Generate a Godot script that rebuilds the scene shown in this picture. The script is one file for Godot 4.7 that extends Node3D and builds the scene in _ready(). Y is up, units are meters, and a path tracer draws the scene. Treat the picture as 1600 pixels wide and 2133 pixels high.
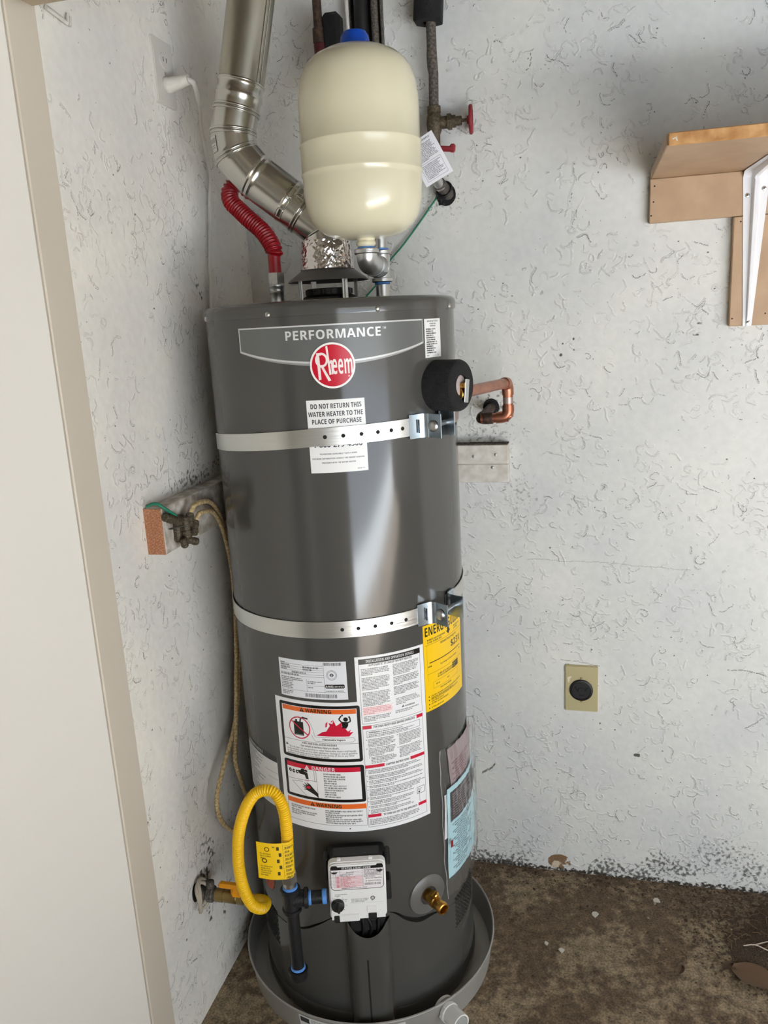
extends Node3D

# ---------------------------------------------------------------- mesh builder
class G:
	var v := PackedVector3Array()
	var n := PackedVector3Array()
	var t := PackedVector2Array()
	var ix := PackedInt32Array()
	var xf := Transform3D()

	func at(x: Transform3D) -> G:
		xf = x
		return self

	func pt(p: Vector3, nn: Vector3, uv := Vector2.ZERO) -> int:
		v.append(xf * p)
		n.append((xf.basis * nn).normalized())
		t.append(uv)
		return v.size() - 1

	func tri(a: int, b: int, c: int) -> void:
		var g := (v[c] - v[a]).cross(v[b] - v[a])
		if g.dot(n[a] + n[b] + n[c]) < 0.0:
			ix.append_array([a, c, b])
		else:
			ix.append_array([a, b, c])

	func quad(a: int, b: int, c: int, d: int) -> void:
		tri(a, b, c)
		tri(a, c, d)

	# a flat convex face, turned to look along out
	func face(p: Array, out: Vector3, uv := []) -> void:
		var nn: Vector3 = (p[1] - p[0]).cross(p[2] - p[0]).normalized()
		if nn.dot(out) < 0.0:
			nn = -nn
		var i0 := v.size()
		for k in p.size():
			pt(p[k], nn, uv[k] if uv.size() else Vector2.ZERO)
		for k in range(1, p.size() - 1):
			tri(i0, i0 + k, i0 + k + 1)

	# chamfered box about c
	func box(c: Vector3, s: Vector3, b := 0.0) -> G:
		var h := s * 0.5
		b = minf(b, minf(h.x, minf(h.y, h.z)) * 0.98)
		if b <= 0.0:
			for ax in 3:
				for sg in [-1.0, 1.0]:
					var q := []
					for st in [[-1, -1], [1, -1], [1, 1], [-1, 1]]:
						var p := Vector3()
						p[ax] = sg * h[ax]
						p[(ax + 1) % 3] = st[0] * h[(ax + 1) % 3]
						p[(ax + 2) % 3] = st[1] * h[(ax + 2) % 3]
						q.append(c + p)
					var o := Vector3()
					o[ax] = sg
					face(q, o, [Vector2(0, 1), Vector2(1, 1), Vector2(1, 0), Vector2(0, 0)])
			return self
		var cn := func(sx: float, sy: float, sz: float, ax: int) -> Vector3:
			var p := Vector3(sx * (h.x - b), sy * (h.y - b), sz * (h.z - b))
			p[ax] += [sx, sy, sz][ax] * b
			return c + p
		for ax in 3:
			var a1 := (ax + 1) % 3
			var a2 := (ax + 2) % 3
			for sg in [-1.0, 1.0]:
				var q := []
				for st in [[-1.0, -1.0], [1.0, -1.0], [1.0, 1.0], [-1.0, 1.0]]:
					var s3 := [0.0, 0.0, 0.0]
					s3[ax] = sg
					s3[a1] = st[0]
					s3[a2] = st[1]
					q.append(cn.call(s3[0], s3[1], s3[2], ax))
				var o := Vector3()
				o[ax] = sg
				face(q, o, [Vector2(0, 1), Vector2(1, 1), Vector2(1, 0), Vector2(0, 0)])
			for s1 in [-1.0, 1.0]:
				for s2 in [-1.0, 1.0]:
					var q := []
					for e in [[-1.0, a1], [1.0, a1], [1.0, a2], [-1.0, a2]]:
						var s3 := [0.0, 0.0, 0.0]
						s3[ax] = e[0]
						s3[a1] = s1
						s3[a2] = s2
						q.append(cn.call(s3[0], s3[1], s3[2], e[1]))
					var o := Vector3()
					o[a1] = s1
					o[a2] = s2
					face(q, o)
		for sx in [-1.0, 1.0]:
			for sy in [-1.0, 1.0]:
				for sz in [-1.0, 1.0]:
					face([cn.call(sx, sy, sz, 0), cn.call(sx, sy, sz, 1), cn.call(sx, sy, sz, 2)], Vector3(sx, sy, sz))
		return self

	# revolve (r, y) pairs about y; corners sharper than 38 degrees stay sharp
	func lathe(pr: Array, seg := 48, a0 := 0.0, a1 := 360.0) -> G:
		var ns := []
		for k in pr.size() - 1:
			var d: Vector2 = pr[k + 1] - pr[k]
			ns.append(Vector2(d.y, -d.x).normalized() if d.length() > 1e-9 else Vector2(1, 0))
		for k in ns.size():
			var na: Vector2 = ns[k]
			var nb: Vector2 = ns[k]
			if k > 0 and na.dot(ns[k - 1]) > 0.78:
				na = (na + ns[k - 1]).normalized()
			if k < ns.size() - 1 and nb.dot(ns[k + 1]) > 0.78:
				nb = (nb + ns[k + 1]).normalized()
			var i0 := v.size()
			for j in seg + 1:
				var u := float(j) / seg
				var a := deg_to_rad(lerpf(a0, a1, u))
				var d := Vector3(sin(a), 0, cos(a))
				pt(d * pr[k].x + Vector3(0, pr[k].y, 0), d * na.x + Vector3(0, na.y, 0), Vector2(u, float(k) / ns.size()))
				pt(d * pr[k + 1].x + Vector3(0, pr[k + 1].y, 0), d * nb.x + Vector3(0, nb.y, 0), Vector2(u, float(k + 1) / ns.size()))
			for j in seg:
				var b := i0 + j * 2
				quad(b, b + 1, b + 3, b + 2)
		return self

	# cylinder between two points
	func rod(a: Vector3, b: Vector3, r: float, seg := 20, ch := 0.0, r2 := -1.0) -> G:
		if r2 < 0.0:
			r2 = r
		var keep := xf
		var y := (b - a)
		var l := y.length()
		y /= l
		var x := y.cross(Vector3(0.3, 0.2, 0.9) if absf(y.z) < 0.9 else Vector3(1, 0.1, 0)).normalized()
		xf = keep * Transform3D(Basis(x, y, x.cross(y)), a)
		if ch > 0.0:
			lathe([Vector2(0, 0), Vector2(r - ch, 0), Vector2(r, ch), Vector2(r2, l - ch), Vector2(r2 - ch, l), Vector2(0, l)], seg)
		else:
			lathe([Vector2(0, 0), Vector2(r, 0), Vector2(r2, l), Vector2(0, l)], seg)
		xf = keep
		return self

	# sweep a circle along p; rf(s, i) gives the radius at arc length s
	func tube(p: PackedVector3Array, rf: Callable, seg := 18, caps := true) -> G:
		var s := 0.0
		var tn := (p[1] - p[0]).normalized()
		var nn := tn.cross(Vector3(0.21, 0.3, 0.93) if absf(tn.z) < 0.9 else Vector3(1, 0.2, 0)).normalized()
		var i0 := v.size()
		var c := p.size()
		var rs := PackedFloat32Array()
		var ss := PackedFloat32Array()
		for k in c:
			if k > 0:
				s += p[k].distance_to(p[k - 1])
			ss.append(s)
			rs.append(rf.call(s, k))
		for k in c:
			var tk := (p[mini(k + 1, c - 1)] - p[maxi(k - 1, 0)]).normalized()
			nn = (nn - tk * nn.dot(tk)).normalized()
			var bn := tk.cross(nn)
			var k0 := maxi(k - 1, 0)
			var k1 := mini(k + 1, c - 1)
			var sl := (rs[k1] - rs[k0]) / maxf(ss[k1] - ss[k0], 1e-6)
			for j in seg + 1:
				var a := TAU * j / seg
				var d := nn * cos(a) + bn * sin(a)
				pt(p[k] + d * rs[k], d - tk * sl, Vector2(float(j) / seg, ss[k]))
		for k in c - 1:
			for j in seg:
				var b := i0 + k * (seg + 1) + j
				quad(b, b + 1, b + seg + 2, b + seg + 1)
		if caps:
			for e in [0, c - 1]:
				var tk := (p[1] - p[0]).normalized() if e == 0 else (p[c - 1] - p[c - 2]).normalized()
				if e == 0:
					tk = -tk
				var m := pt(p[e], tk)
				var ring := []
				for j in seg:
					var q = i0 + e * (seg + 1) + j
					v.append(v[q])
					n.append((xf.basis * tk).normalized())
					t.append(Vector2.ZERO)
					ring.append(v.size() - 1)
				for j in seg:
					tri(m, ring[j], ring[(j + 1) % seg])
		return self

	# a polygon in x, y pushed along z from z0 to z1
	func prism(pl: PackedVector2Array, z0: float, z1: float, smooth := false) -> G:
		var idx := Geometry2D.triangulate_polygon(pl)
		var lo := pl[0]
		var hi := pl[0]
		for q in pl:
			lo = lo.min(q)
			hi = hi.max(q)
		for e in [[z0, -1.0], [z1, 1.0]]:
			var i0 := v.size()
			for q in pl:
				pt(Vector3(q.x, q.y, e[0]), Vector3(0, 0, e[1]), Vector2((q.x - lo.x) / (hi.x - lo.x), 1.0 - (q.y - lo.y) / (hi.y - lo.y)))
			for k in range(0, idx.size(), 3):
				tri(i0 + idx[k], i0 + idx[k + 1], i0 + idx[k + 2])
		var c := pl.size()
		var area := 0.0
		for k in c:
			area += pl[k].cross(pl[(k + 1) % c])
		var cw := area < 0.0
		var en := []
		for k in c:
			var d := (pl[(k + 1) % c] - pl[k]).normalized()
			en.append(Vector2(-d.y, d.x) if cw else Vector2(d.y, -d.x))
		for k in c:
			var na: Vector2 = en[k]
			var nb: Vector2 = en[k]
			if smooth:
				if na.dot(en[(k + c - 1) % c]) > 0.6:
					na = (na + en[(k + c - 1) % c]).normalized()
				if nb.dot(en[(k + 1) % c]) > 0.6:
					nb = (nb + en[(k + 1) % c]).normalized()
			var a := pl[k]
			var b := pl[(k + 1) % c]
			quad(pt(Vector3(a.x, a.y, z0), Vector3(na.x, na.y, 0)), pt(Vector3(a.x, a.y, z1), Vector3(na.x, na.y, 0)), pt(Vector3(b.x, b.y, z1), Vector3(nb.x, nb.y, 0)), pt(Vector3(b.x, b.y, z0), Vector3(nb.x, nb.y, 0)))
		return self

	# a sheet on a cylinder about y: angles in degrees, lo(a) and hi(a) its lower and upper edges, th its thickness
	func patch(r: float, a0: float, a1: float, lo: Callable, hi: Callable, seg: int, rows := 1, th := 0.0004, box_y := Vector2.ZERO) -> G:
		var i0 := v.size()
		for i in seg + 1:
			var u := float(i) / seg
			var ad := lerpf(a0, a1, u)
			var a := deg_to_rad(ad)
			var d := Vector3(sin(a), 0, cos(a))
			var yl: float = lo.call(ad)
			var yh: float = hi.call(ad)
			for j in rows + 1:
				var y := lerpf(yl, yh, float(j) / rows)
				var vv := 1.0 - float(j) / rows
				if box_y != Vector2.ZERO:
					vv = (box_y.y - y) / (box_y.y - box_y.x)
				pt(d * r + Vector3(0, y, 0), d, Vector2(u, vv))
		for i in seg:
			for j in rows:
				var b := i0 + i * (rows + 1) + j
				quad(b, b + 1, b + rows + 2, b + rows + 1)
		if th > 0.0:
			for i in seg:
				for e in [0, rows]:
					var a = i0 + i * (rows + 1) + e
					var b = a + rows + 1
					var o := Vector3(0, -1.0 if e == 0 else 1.0, 0)
					var ra := Vector3(v[a].x, 0, v[a].z).normalized() * th
					var rb := Vector3(v[b].x, 0, v[b].z).normalized() * th
					raw_face([v[a], v[b], v[b] - rb, v[a] - ra], o, t[a])
			for e in [0, seg]:
				for j in rows:
					var a = i0 + e * (rows + 1) + j
					var ra := Vector3(v[a].x, 0, v[a].z).normalized()
					var o := Vector3(ra.z, 0, -ra.x) * (-1.0 if e == 0 else 1.0)
					raw_face([v[a], v[a + 1], v[a + 1] - ra * th, v[a] - ra * th], o, t[a])
		return self

	func raw_face(p: Array, out: Vector3, uv: Vector2) -> void:
		var i0 := v.size()
		for q in p:
			v.append(q)
			n.append(out)
			t.append(uv)
		quad(i0, i0 + 1, i0 + 2, i0 + 3)

	# a grid of points f(i, j) with smooth normals that look along out(p)
	func sheet(ni: int, nj: int, f: Callable, side: Vector3, wrap := false) -> G:
		var ps := []
		for i in ni + 1:
			for j in nj + 1:
				ps.append(f.call(float(i) / ni, float(j) / nj))
		var nr := []
		nr.resize(ps.size())
		for i in ni + 1:
			for j in nj + 1:
				var il := i - 1
				var ih := i + 1
				if wrap:
					il = ni - 1 if i == 0 else i - 1
					ih = 1 if i == ni else i + 1
				else:
					il = maxi(il, 0)
					ih = mini(ih, ni)
				var du: Vector3 = ps[ih * (nj + 1) + j] - ps[il * (nj + 1) + j]
				var dv: Vector3 = ps[i * (nj + 1) + mini(j + 1, nj)] - ps[i * (nj + 1) + maxi(j - 1, 0)]
				nr[i * (nj + 1) + j] = du.cross(dv).normalized()
		var flip := 1.0
		var mid: Vector3 = nr[(ni / 4) * (nj + 1) + nj / 2]
		if side != Vector3.ZERO and mid.dot(side) < 0.0:
			flip = -1.0
		if side == Vector3.ZERO:
			var cen := Vector3.ZERO
			for q in ps:
				cen += q
			cen /= ps.size()
			if mid.dot(ps[(ni / 4) * (nj + 1) + nj / 2] - cen) < 0.0:
				flip = -1.0
		var i0 := v.size()
		for i in ni + 1:
			for j in nj + 1:
				pt(ps[i * (nj + 1) + j], nr[i * (nj + 1) + j] * flip, Vector2(float(i) / ni, float(j) / nj))
		for i in ni:
			for j in nj:
				var b := i0 + i * (nj + 1) + j
				quad(b, b + 1, b + nj + 2, b + nj + 1)
		return self

	func mesh() -> ArrayMesh:
		var a := []
		a.resize(Mesh.ARRAY_MAX)
		a[Mesh.ARRAY_VERTEX] = v
		a[Mesh.ARRAY_NORMAL] = n
		a[Mesh.ARRAY_TEX_UV] = t
		a[Mesh.ARRAY_INDEX] = ix
		var m := ArrayMesh.new()
		m.add_surface_from_arrays(Mesh.PRIMITIVE_TRIANGLES, a)
		return m

# ---------------------------------------------------------------- printing on labels
class Ink:
	static var glyphs := {}
	static var fonts := {}
	var im: Image
	var k: float
	var rng := RandomNumberGenerator.new()

	func _init(w: float, h: float, px_per_mm: float, col: Color) -> void:
		k = px_per_mm
		im = Image.create(int(w * k), int(h * k), false, Image.FORMAT_RGBA8)
		im.fill(col)
		rng.seed = 7

	func rect(x: float, y: float, w: float, h: float, c: Color) -> void:
		im.fill_rect(Rect2i(roundi(x * k), roundi(y * k), maxi(1, roundi(w * k)), maxi(1, roundi(h * k))), c)

	func frame(x: float, y: float, w: float, h: float, wd: float, c: Color) -> void:
		rect(x, y, w, wd, c)
		rect(x, y + h - wd, w, wd, c)
		rect(x, y, wd, h, c)
		rect(x + w - wd, y, wd, h, c)

	func dot(px: float, py: float, c: Color) -> void:
		var x := int(px)
		var y := int(py)
		if x >= 0 and y >= 0 and x < im.get_width() and y < im.get_height():
			im.set_pixel(x, y, im.get_pixel(x, y).blend(c))

	func poly(p: Array, c: Color) -> void:
		var q := PackedVector2Array()
		var lo := Vector2(1e9, 1e9)
		var hi := -lo
		for a in p:
			q.append(a * k)
			lo = lo.min(a * k)
			hi = hi.max(a * k)
		for y in range(int(lo.y), int(hi.y) + 1):
			for x in range(int(lo.x), int(hi.x) + 1):
				if Geometry2D.is_point_in_polygon(Vector2(x + 0.5, y + 0.5), q):
					dot(x, y, c)

	func line(a: Vector2, b: Vector2, wd: float, c: Color) -> void:
		var d := (b - a).normalized()
		var s := Vector2(-d.y, d.x) * wd * 0.5
		poly([a + s, b + s, b - s, a - s], c)

	func ring(cx: float, cy: float, r0: float, r1: float, c: Color, sx := 1.0) -> void:
		for y in range(int((cy - r1) * k) - 1, int((cy + r1) * k) + 2):
			for x in range(int((cx - r1 * sx) * k) - 1, int((cx + r1 * sx) * k) + 2):
				var d := Vector2(((x + 0.5) / k - cx) / sx, (y + 0.5) / k - cy).length()
				if d >= r0 and d <= r1:
					dot(x, y, c)

	func rounded(x: float, y: float, w: float, h: float, r: float, c: Color) -> void:
		rect(x + r, y, w - 2 * r, h, c)
		rect(x, y + r, w, h - 2 * r, c)
		for a in [[x + r, y + r], [x + w - r, y + r], [x + r, y + h - r], [x + w - r, y + h - r]]:
			ring(a[0], a[1], 0, r, c)

	static func font(bold: bool) -> RID:
		if not fonts.has(bold):
			var f := SystemFont.new()
			f.font_names = PackedStringArray(["Droid Sans"])
			f.font_weight = 700 if bold else 400
			fonts[bold] = [f, f.get_rids()[0]]
		return fonts[bold][1]

	static func glyph(ch: String, size: int, bold: bool) -> Array:
		var key := [ch, size, bold]
		if glyphs.has(key):
			return glyphs[key]
		var ts := TextServerManager.get_primary_interface()
		var r := font(bold)
		var sz := Vector2i(size, 0)
		var g := ts.font_get_glyph_index(r, size, ch.unicode_at(0), 0)
		ts.font_render_glyph(r, sz, g)
		var adv := ts.font_get_glyph_advance(r, size, g).x
		var off := ts.font_get_glyph_offset(r, sz, g)
		var uv := ts.font_get_glyph_uv_rect(r, sz, g)
		var gi: Image = null
		if uv.size.x > 0 and uv.size.y > 0:
			var tx := ts.font_get_glyph_texture_idx(r, sz, g)
			gi = ts.font_get_texture_image(r, sz, tx).get_region(Rect2i(uv))
			gi.convert(Image.FORMAT_RGBA8)
		glyphs[key] = [adv, off, gi]
		return glyphs[key]

	# the words as a picture of their own, cap height in pixels
	static func words(s: String, cap: float, c: Color, bold: bool, track := 0.0) -> Image:
		var size := maxi(5, roundi(cap / 0.714))
		var w := 2.0
		for ch in s:
			w += glyph(ch, size, bold)[0] + track
		var out := Image.create(maxi(1, int(w) + 2), size + size / 2, false, Image.FORMAT_RGBA8)
		out.fill(Color(c, 0))
		var x := 1.0
		for ch in s:
			var g := glyph(ch, size, bold)
			if g[2] != null:
				var q: Image = g[2].duplicate()
				var d := q.get_data()
				for i in range(0, d.size(), 4):
					d[i] = c.r8
					d[i + 1] = c.g8
					d[i + 2] = c.b8
				q = Image.create_from_data(q.get_width(), q.get_height(), false, Image.FORMAT_RGBA8, d)
				out.blend_rect(q, Rect2i(0, 0, q.get_width(), q.get_height()), Vector2i(roundi(x + g[1].x), roundi(size + g[1].y)))
			x += g[0] + track
		return out

	# align -1 left, 0 centred, 1 right; y is the baseline; w > 0 squeezes or stretches to that width
	func text(s: String, x: float, y: float, cap: float, c: Color, bold := true, align := 0, w := 0.0) -> void:
		var q := words(s, cap * k, c, bold)
		if w > 0.0:
			q.resize(maxi(2, roundi(w * k)), q.get_height(), Image.INTERPOLATE_BILINEAR)
		var size := maxi(5, roundi(cap * k / 0.714))
		var px := x * k
		if align == 0:
			px -= q.get_width() * 0.5
		elif align > 0:
			px -= q.get_width()
		im.blend_rect(q, Rect2i(0, 0, q.get_width(), q.get_height()), Vector2i(roundi(px), roundi(y * k - size)))

	# small print: rows of marks too fine to read
	func fine(x: float, y: float, w: float, rows: int, lh: float, c: Color, ragged := 0.25, hgt := 0.5) -> void:
		for r in rows:
			var e := w * (1.0 - rng.randf() * ragged)
			if r == rows - 1:
				e = w * rng.randf_range(0.3, 0.8)
			var px := 0.0
			while px < e:
				var wl := rng.randf_range(1.2, 4.6) * lh * 0.5
				var q := 0.0
				while q < wl and px + q < e:
					var cw := lh * rng.randf_range(0.16, 0.3)
					var up := rng.randf() * 0.16
					var cc := Color(c, c.a * rng.randf_range(0.45, 1.0))
					var gx := int((x + px + q) * k)
					var gy := int((y + r * lh + lh * (0.3 - up)) * k)
					for yy in range(gy, gy + maxi(1, roundi(lh * (hgt + up) * k))):
						for xx in range(gx, gx + maxi(1, roundi(cw * k))):
							dot(xx, yy, cc)
					q += cw + lh * 0.1
				px += wl + lh * 0.32

	func bars(x: float, y: float, w: float, h: float, c: Color) -> void:
		var px := 0.0
		while px < w:
			var bw := rng.randf_range(0.35, 1.3)
			rect(x + px, y, bw, h, c)
			px += bw + rng.randf_range(0.4, 1.3)

	func alert(x: float, y: float, h: float, c: Color, inside: Color) -> void:
		poly([Vector2(x, y), Vector2(x + h * 0.62, y + h), Vector2(x - h * 0.62, y + h)], c)
		rect(x - h * 0.07, y + h * 0.38, h * 0.14, h * 0.28, inside)
		rect(x - h * 0.07, y + h * 0.75, h * 0.14, h * 0.12, inside)

	func tex() -> ImageTexture:
		return ImageTexture.create_from_image(im)

# ---------------------------------------------------------------- scene helpers
const R := 0.241          # the heater's jacket
const XL := -0.3052       # face of the side wall
const ZB := -0.3389       # face of the rear wall
const FA := 17.3          # the way the heater's front looks, degrees from +z towards +x
var M := {}
var rng := RandomNumberGenerator.new()

func mat(c: Color, rough := 0.6, metal := 0.0, tex: Texture2D = null) -> StandardMaterial3D:
	var m := StandardMaterial3D.new()
	m.albedo_color = c
	m.roughness = rough
	m.metallic = metal
	if tex:
		m.albedo_texture = tex
	return m

func s8(r: int, g: int, b: int) -> Color:
	return Color8(r, g, b)

func obj(nm: String, g: Variant, m: Material, par: Node = null, lab := "") -> MeshInstance3D:
	var o := MeshInstance3D.new()
	o.name = numbered(nm, par if par else self)
	o.mesh = g.mesh() if g is G else g
	o.set_surface_override_material(0, m)
	(par if par else self).add_child(o, true)
	if lab:
		o.set_meta("label", lab)
	return o

func numbered(nm: String, par: Node) -> String:
	if not par.has_node(nm):
		return nm
	var i := 1
	while par.has_node("%s_%03d" % [nm, i]):
		i += 1
	return "%s_%03d" % [nm, i]

func thing(nm: String, label: String, cat: String, at := Vector3.ZERO, group := "") -> Node3D:
	var o := Node3D.new()
	o.name = numbered(nm, self)
	o.position = at
	add_child(o, true)
	tag(o, label, cat, group)
	return o

func tag(o: Node, label: String, cat: String, group := "") -> void:
	o.set_meta("label", label)
	o.set_meta("category", cat)
	if group:
		o.set_meta("group", group)

func struct(nm: String, g: Variant, m: Material, label: String) -> MeshInstance3D:
	var o := obj(nm, g, m, null, label)
	o.set_meta("kind", "structure")
	return o

# frames: on the jacket at angle a (x to its right, y up, z outwards), and on the heater's front plane
func rad(a: float, r: float, y: float) -> Transform3D:
	var q := deg_to_rad(a)
	return Transform3D(Basis(Vector3(cos(q), 0, -sin(q)), Vector3.UP, Vector3(sin(q), 0, cos(q))), Vector3(r * sin(q), y, r * cos(q)))

func onto(a: float, d: float, tx: float, y: float) -> Vector3:
	return rad(a, d, y) * Vector3(tx, 0, 0)

# x, y -> plane; z forward along a given axis
func look(axis: Vector3, at: Vector3, up := Vector3.UP) -> Transform3D:
	var z := axis.normalized()
	if absf(z.dot(up)) > 0.98:
		up = Vector3(0, 0, 1)
	var x := up.cross(z).normalized()
	return Transform3D(Basis(x, z.cross(x), z), at)

func spline(p: Array, step: float) -> PackedVector3Array:
	var c := Curve3D.new()
	c.bake_interval = step
	for i in p.size():
		var a: Vector3 = p[maxi(i - 1, 0)]
		var b: Vector3 = p[mini(i + 1, p.size() - 1)]
		var la: float = p[i].distance_to(a)
		var lb: float = p[i].distance_to(b)
		var d := (b - a).normalized()
		c.add_point(p[i], -d * la * 0.33, d * lb * 0.33)
	var out := PackedVector3Array()
	var l := c.get_baked_length()
	var nn := maxi(2, int(l / step))
	for i in nn + 1:
		out.append(c.sample_baked(l * i / nn, true))
	return out

func hexagon(r: float) -> PackedVector2Array:
	var q := PackedVector2Array()
	for i in 6:
		q.append(Vector2(cos(TAU * i / 6.0), sin(TAU * i / 6.0)) * r)
	return q

func oval(rx: float, ry: float, seg := 24) -> PackedVector2Array:
	var q := PackedVector2Array()
	for i in seg:
		q.append(Vector2(cos(TAU * i / seg) * rx, sin(TAU * i / seg) * ry))
	return q

func roundrect(w: float, h: float, r: float) -> PackedVector2Array:
	var q := PackedVector2Array()
	for c in [[1, 1, 0], [-1, 1, 1], [-1, -1, 2], [1, -1, 3]]:
		for i in 6:
			var a = PI * 0.5 * (c[2] + i / 5.0)
			q.append(Vector2(c[0] * (w * 0.5 - r), c[1] * (h * 0.5 - r)) + Vector2(cos(a), sin(a)) * r)
	return q

func noise(sd: int, f: float, oct := 3, kind := FastNoiseLite.TYPE_SIMPLEX_SMOOTH) -> FastNoiseLite:
	var q := FastNoiseLite.new()
	q.seed = sd
	q.noise_type = kind
	q.frequency = f
	q.fractal_octaves = oct
	return q

# mottled colour: a noise drawn between two colours
func mottled(a: Color, b: Color, sd: int, f: float, size := 256, oct := 4) -> ImageTexture:
	var d := noise(sd, f, oct).get_seamless_image(size, size).get_data()
	var o := PackedByteArray()
	o.resize(size * size * 3)
	for i in size * size:
		var t := clampf((d[i] / 255.0 - 0.5) * 1.6 + 0.5, 0.0, 1.0)
		o[i * 3] = int(lerpf(a.r, b.r, t) * 255.0)
		o[i * 3 + 1] = int(lerpf(a.g, b.g, t) * 255.0)
		o[i * 3 + 2] = int(lerpf(a.b, b.b, t) * 255.0)
	return ImageTexture.create_from_image(Image.create_from_data(size, size, false, Image.FORMAT_RGB8, o))

func bump(sd: int, f: float, size := 256, oct := 4) -> ImageTexture:
	return ImageTexture.create_from_image(noise(sd, f, oct).get_seamless_image(size, size))

func tri_map(m: StandardMaterial3D, per_metre: float, world := true) -> StandardMaterial3D:
	m.uv1_triplanar = true
	m.uv1_world_triplanar = world
	m.uv1_scale = Vector3.ONE * per_metre
	return m

func relief(m: StandardMaterial3D, tx: Texture2D, cm: float) -> StandardMaterial3D:
	m.heightmap_enabled = true
	m.heightmap_texture = tx
	m.heightmap_scale = cm
	return m

# ---------------------------------------------------------------- surfaces
# trowelled plaster, w x h metres: [colour, relief]; (0, 0) is the top left corner
func plaster(w: float, h: float, ppm: float, sd: int, curls: int, specks: int, marks: Callable, tone := 214.0) -> Array:
	var pw := int(w * ppm)
	var ph := int(h * ppm)
	var big := noise(sd, 0.0035, 4).get_image(pw, ph).get_data()
	var fine := noise(sd + 1, 0.05, 3).get_image(pw, ph).get_data()
	var a := PackedByteArray()
	a.resize(pw * ph * 3)
	var g := PackedByteArray()
	g.resize(pw * ph)
	for i in pw * ph:
		var b := (big[i] - 128) * 0.07
		var f := (fine[i] - 128) * 0.035
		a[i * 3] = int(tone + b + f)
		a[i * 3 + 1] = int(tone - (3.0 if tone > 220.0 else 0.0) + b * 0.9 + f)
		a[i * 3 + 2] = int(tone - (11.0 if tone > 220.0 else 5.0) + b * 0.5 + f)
		g[i] = 90 + (fine[i] >> 3) + (big[i] >> 3)
	var r := RandomNumberGenerator.new()
	r.seed = sd
	var patchy := noise(sd + 2, 0.004, 2)
	for c in curls:
		var x := r.randf() * pw
		var y := r.randf() * ph
		if patchy.get_noise_2d(x, y) + r.randf_range(-0.5, 0.35) < -0.12:
			continue
		var dir := r.randf() * TAU
		if r.randf() < 0.45:
			dir = PI * 0.5 + r.randf_range(-0.5, 0.5)
		var turn := r.randf_range(-0.16, 0.16)
		var l := int(r.randf_range(6, 34) * ppm / 800.0)
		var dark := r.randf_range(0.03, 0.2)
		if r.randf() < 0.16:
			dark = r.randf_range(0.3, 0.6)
		var hi := r.randi_range(50, 130)
		for k in l:
			x += cos(dir)
			y += sin(dir)
			dir += turn + r.randf_range(-0.3, 0.3)
			if r.randf() < 0.03:
				turn = r.randf_range(-0.2, 0.2)
			if x < 3 or y < 3 or x > pw - 4 or y > ph - 4:
				break
			var xi := int(x)
			var yi := int(y)
			for dy in range(-1, 2):
				for dx in range(-1, 2):
					var q := (yi + dy) * pw + xi + dx
					var up := 100 + int(hi * (1.0 - (dx * dx + dy * dy) / 4.0))
					if up > g[q]:
						g[q] = mini(255, up)
			if r.randf() < 0.8:  # one side of each curl darkened: painted shade together with dirt
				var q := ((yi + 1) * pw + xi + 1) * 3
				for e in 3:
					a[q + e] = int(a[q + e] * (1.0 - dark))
	for c in specks:
		var x := r.randi_range(3, pw - 5)
		var y := r.randi_range(3, ph - 5)
		if r.randf() > 0.35 + 0.65 * y / ph:
			continue
		var s := 1 if r.randf() < 0.82 else 2
		var dk := r.randf_range(0.25, 0.75)
		for dy in s:
			for dx in s + (1 if r.randf() < 0.2 else 0):
				var q := ((y + dy) * pw + x + dx) * 3
				a[q] = int(a[q] * (1.0 - dk))
				a[q + 1] = int(a[q + 1] * (1.0 - dk * 1.02))
				a[q + 2] = int(a[q + 2] * (1.0 - dk * 1.08))
	var ink := Ink.new(1, 1, 1, Color.WHITE)
	ink.im = Image.create_from_data(pw, ph, false, Image.FORMAT_RGB8, a)
	ink.k = ppm * 0.001
	ink.rng.seed = sd
	marks.call(ink)
	return [ink.tex(), ImageTexture.create_from_image(Image.create_from_data(pw, ph, false, Image.FORMAT_L8, g))]

# a ragged, speckled stain; millimetres
func stain(k: Ink, x: float, y: float, rx: float, ry: float, c: Color, amount: float, sd: int, f := 0.12) -> void:
	var nz := noise(sd, f * 0.3, 5)
	for py in range(int((y - ry) * k.k), int((y + ry) * k.k)):
		for px in range(int((x - rx) * k.k), int((x + rx) * k.k)):
			var d := Vector2((px / k.k - x) / rx, (py / k.k - y) / ry).length()
			if d >= 1.0:
				continue
			var q := nz.get_noise_2d(px, py) * 1.5 + 0.42 - d * 0.8 + (amount - 0.5)
			if q > 0.0:
				k.dot(px, py, Color(c, clampf(q * (0.9 + amount * amount * 3.0), 0.0, 1.0) * c.a))

func scratch(k: Ink, p: Array, wd: float, c: Color) -> void:
	for i in p.size() - 1:
		var steps := int(p[i].distance_to(p[i + 1]) * k.k) + 1
		var jit := 0.0
		for s in steps:
			jit = clampf(jit + k.rng.randf_range(-0.5, 0.5), -2.0, 2.0)
			var q: Vector2 = p[i].lerp(p[i + 1], float(s) / steps) * k.k + Vector2(jit * 0.4, jit)
			if k.rng.randf() < 0.85:
				for e in maxi(1, roundi(wd * k.k)):
					k.dot(q.x, q.y + e, Color(c, c.a * k.rng.randf_range(0.5, 1.0)))

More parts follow.
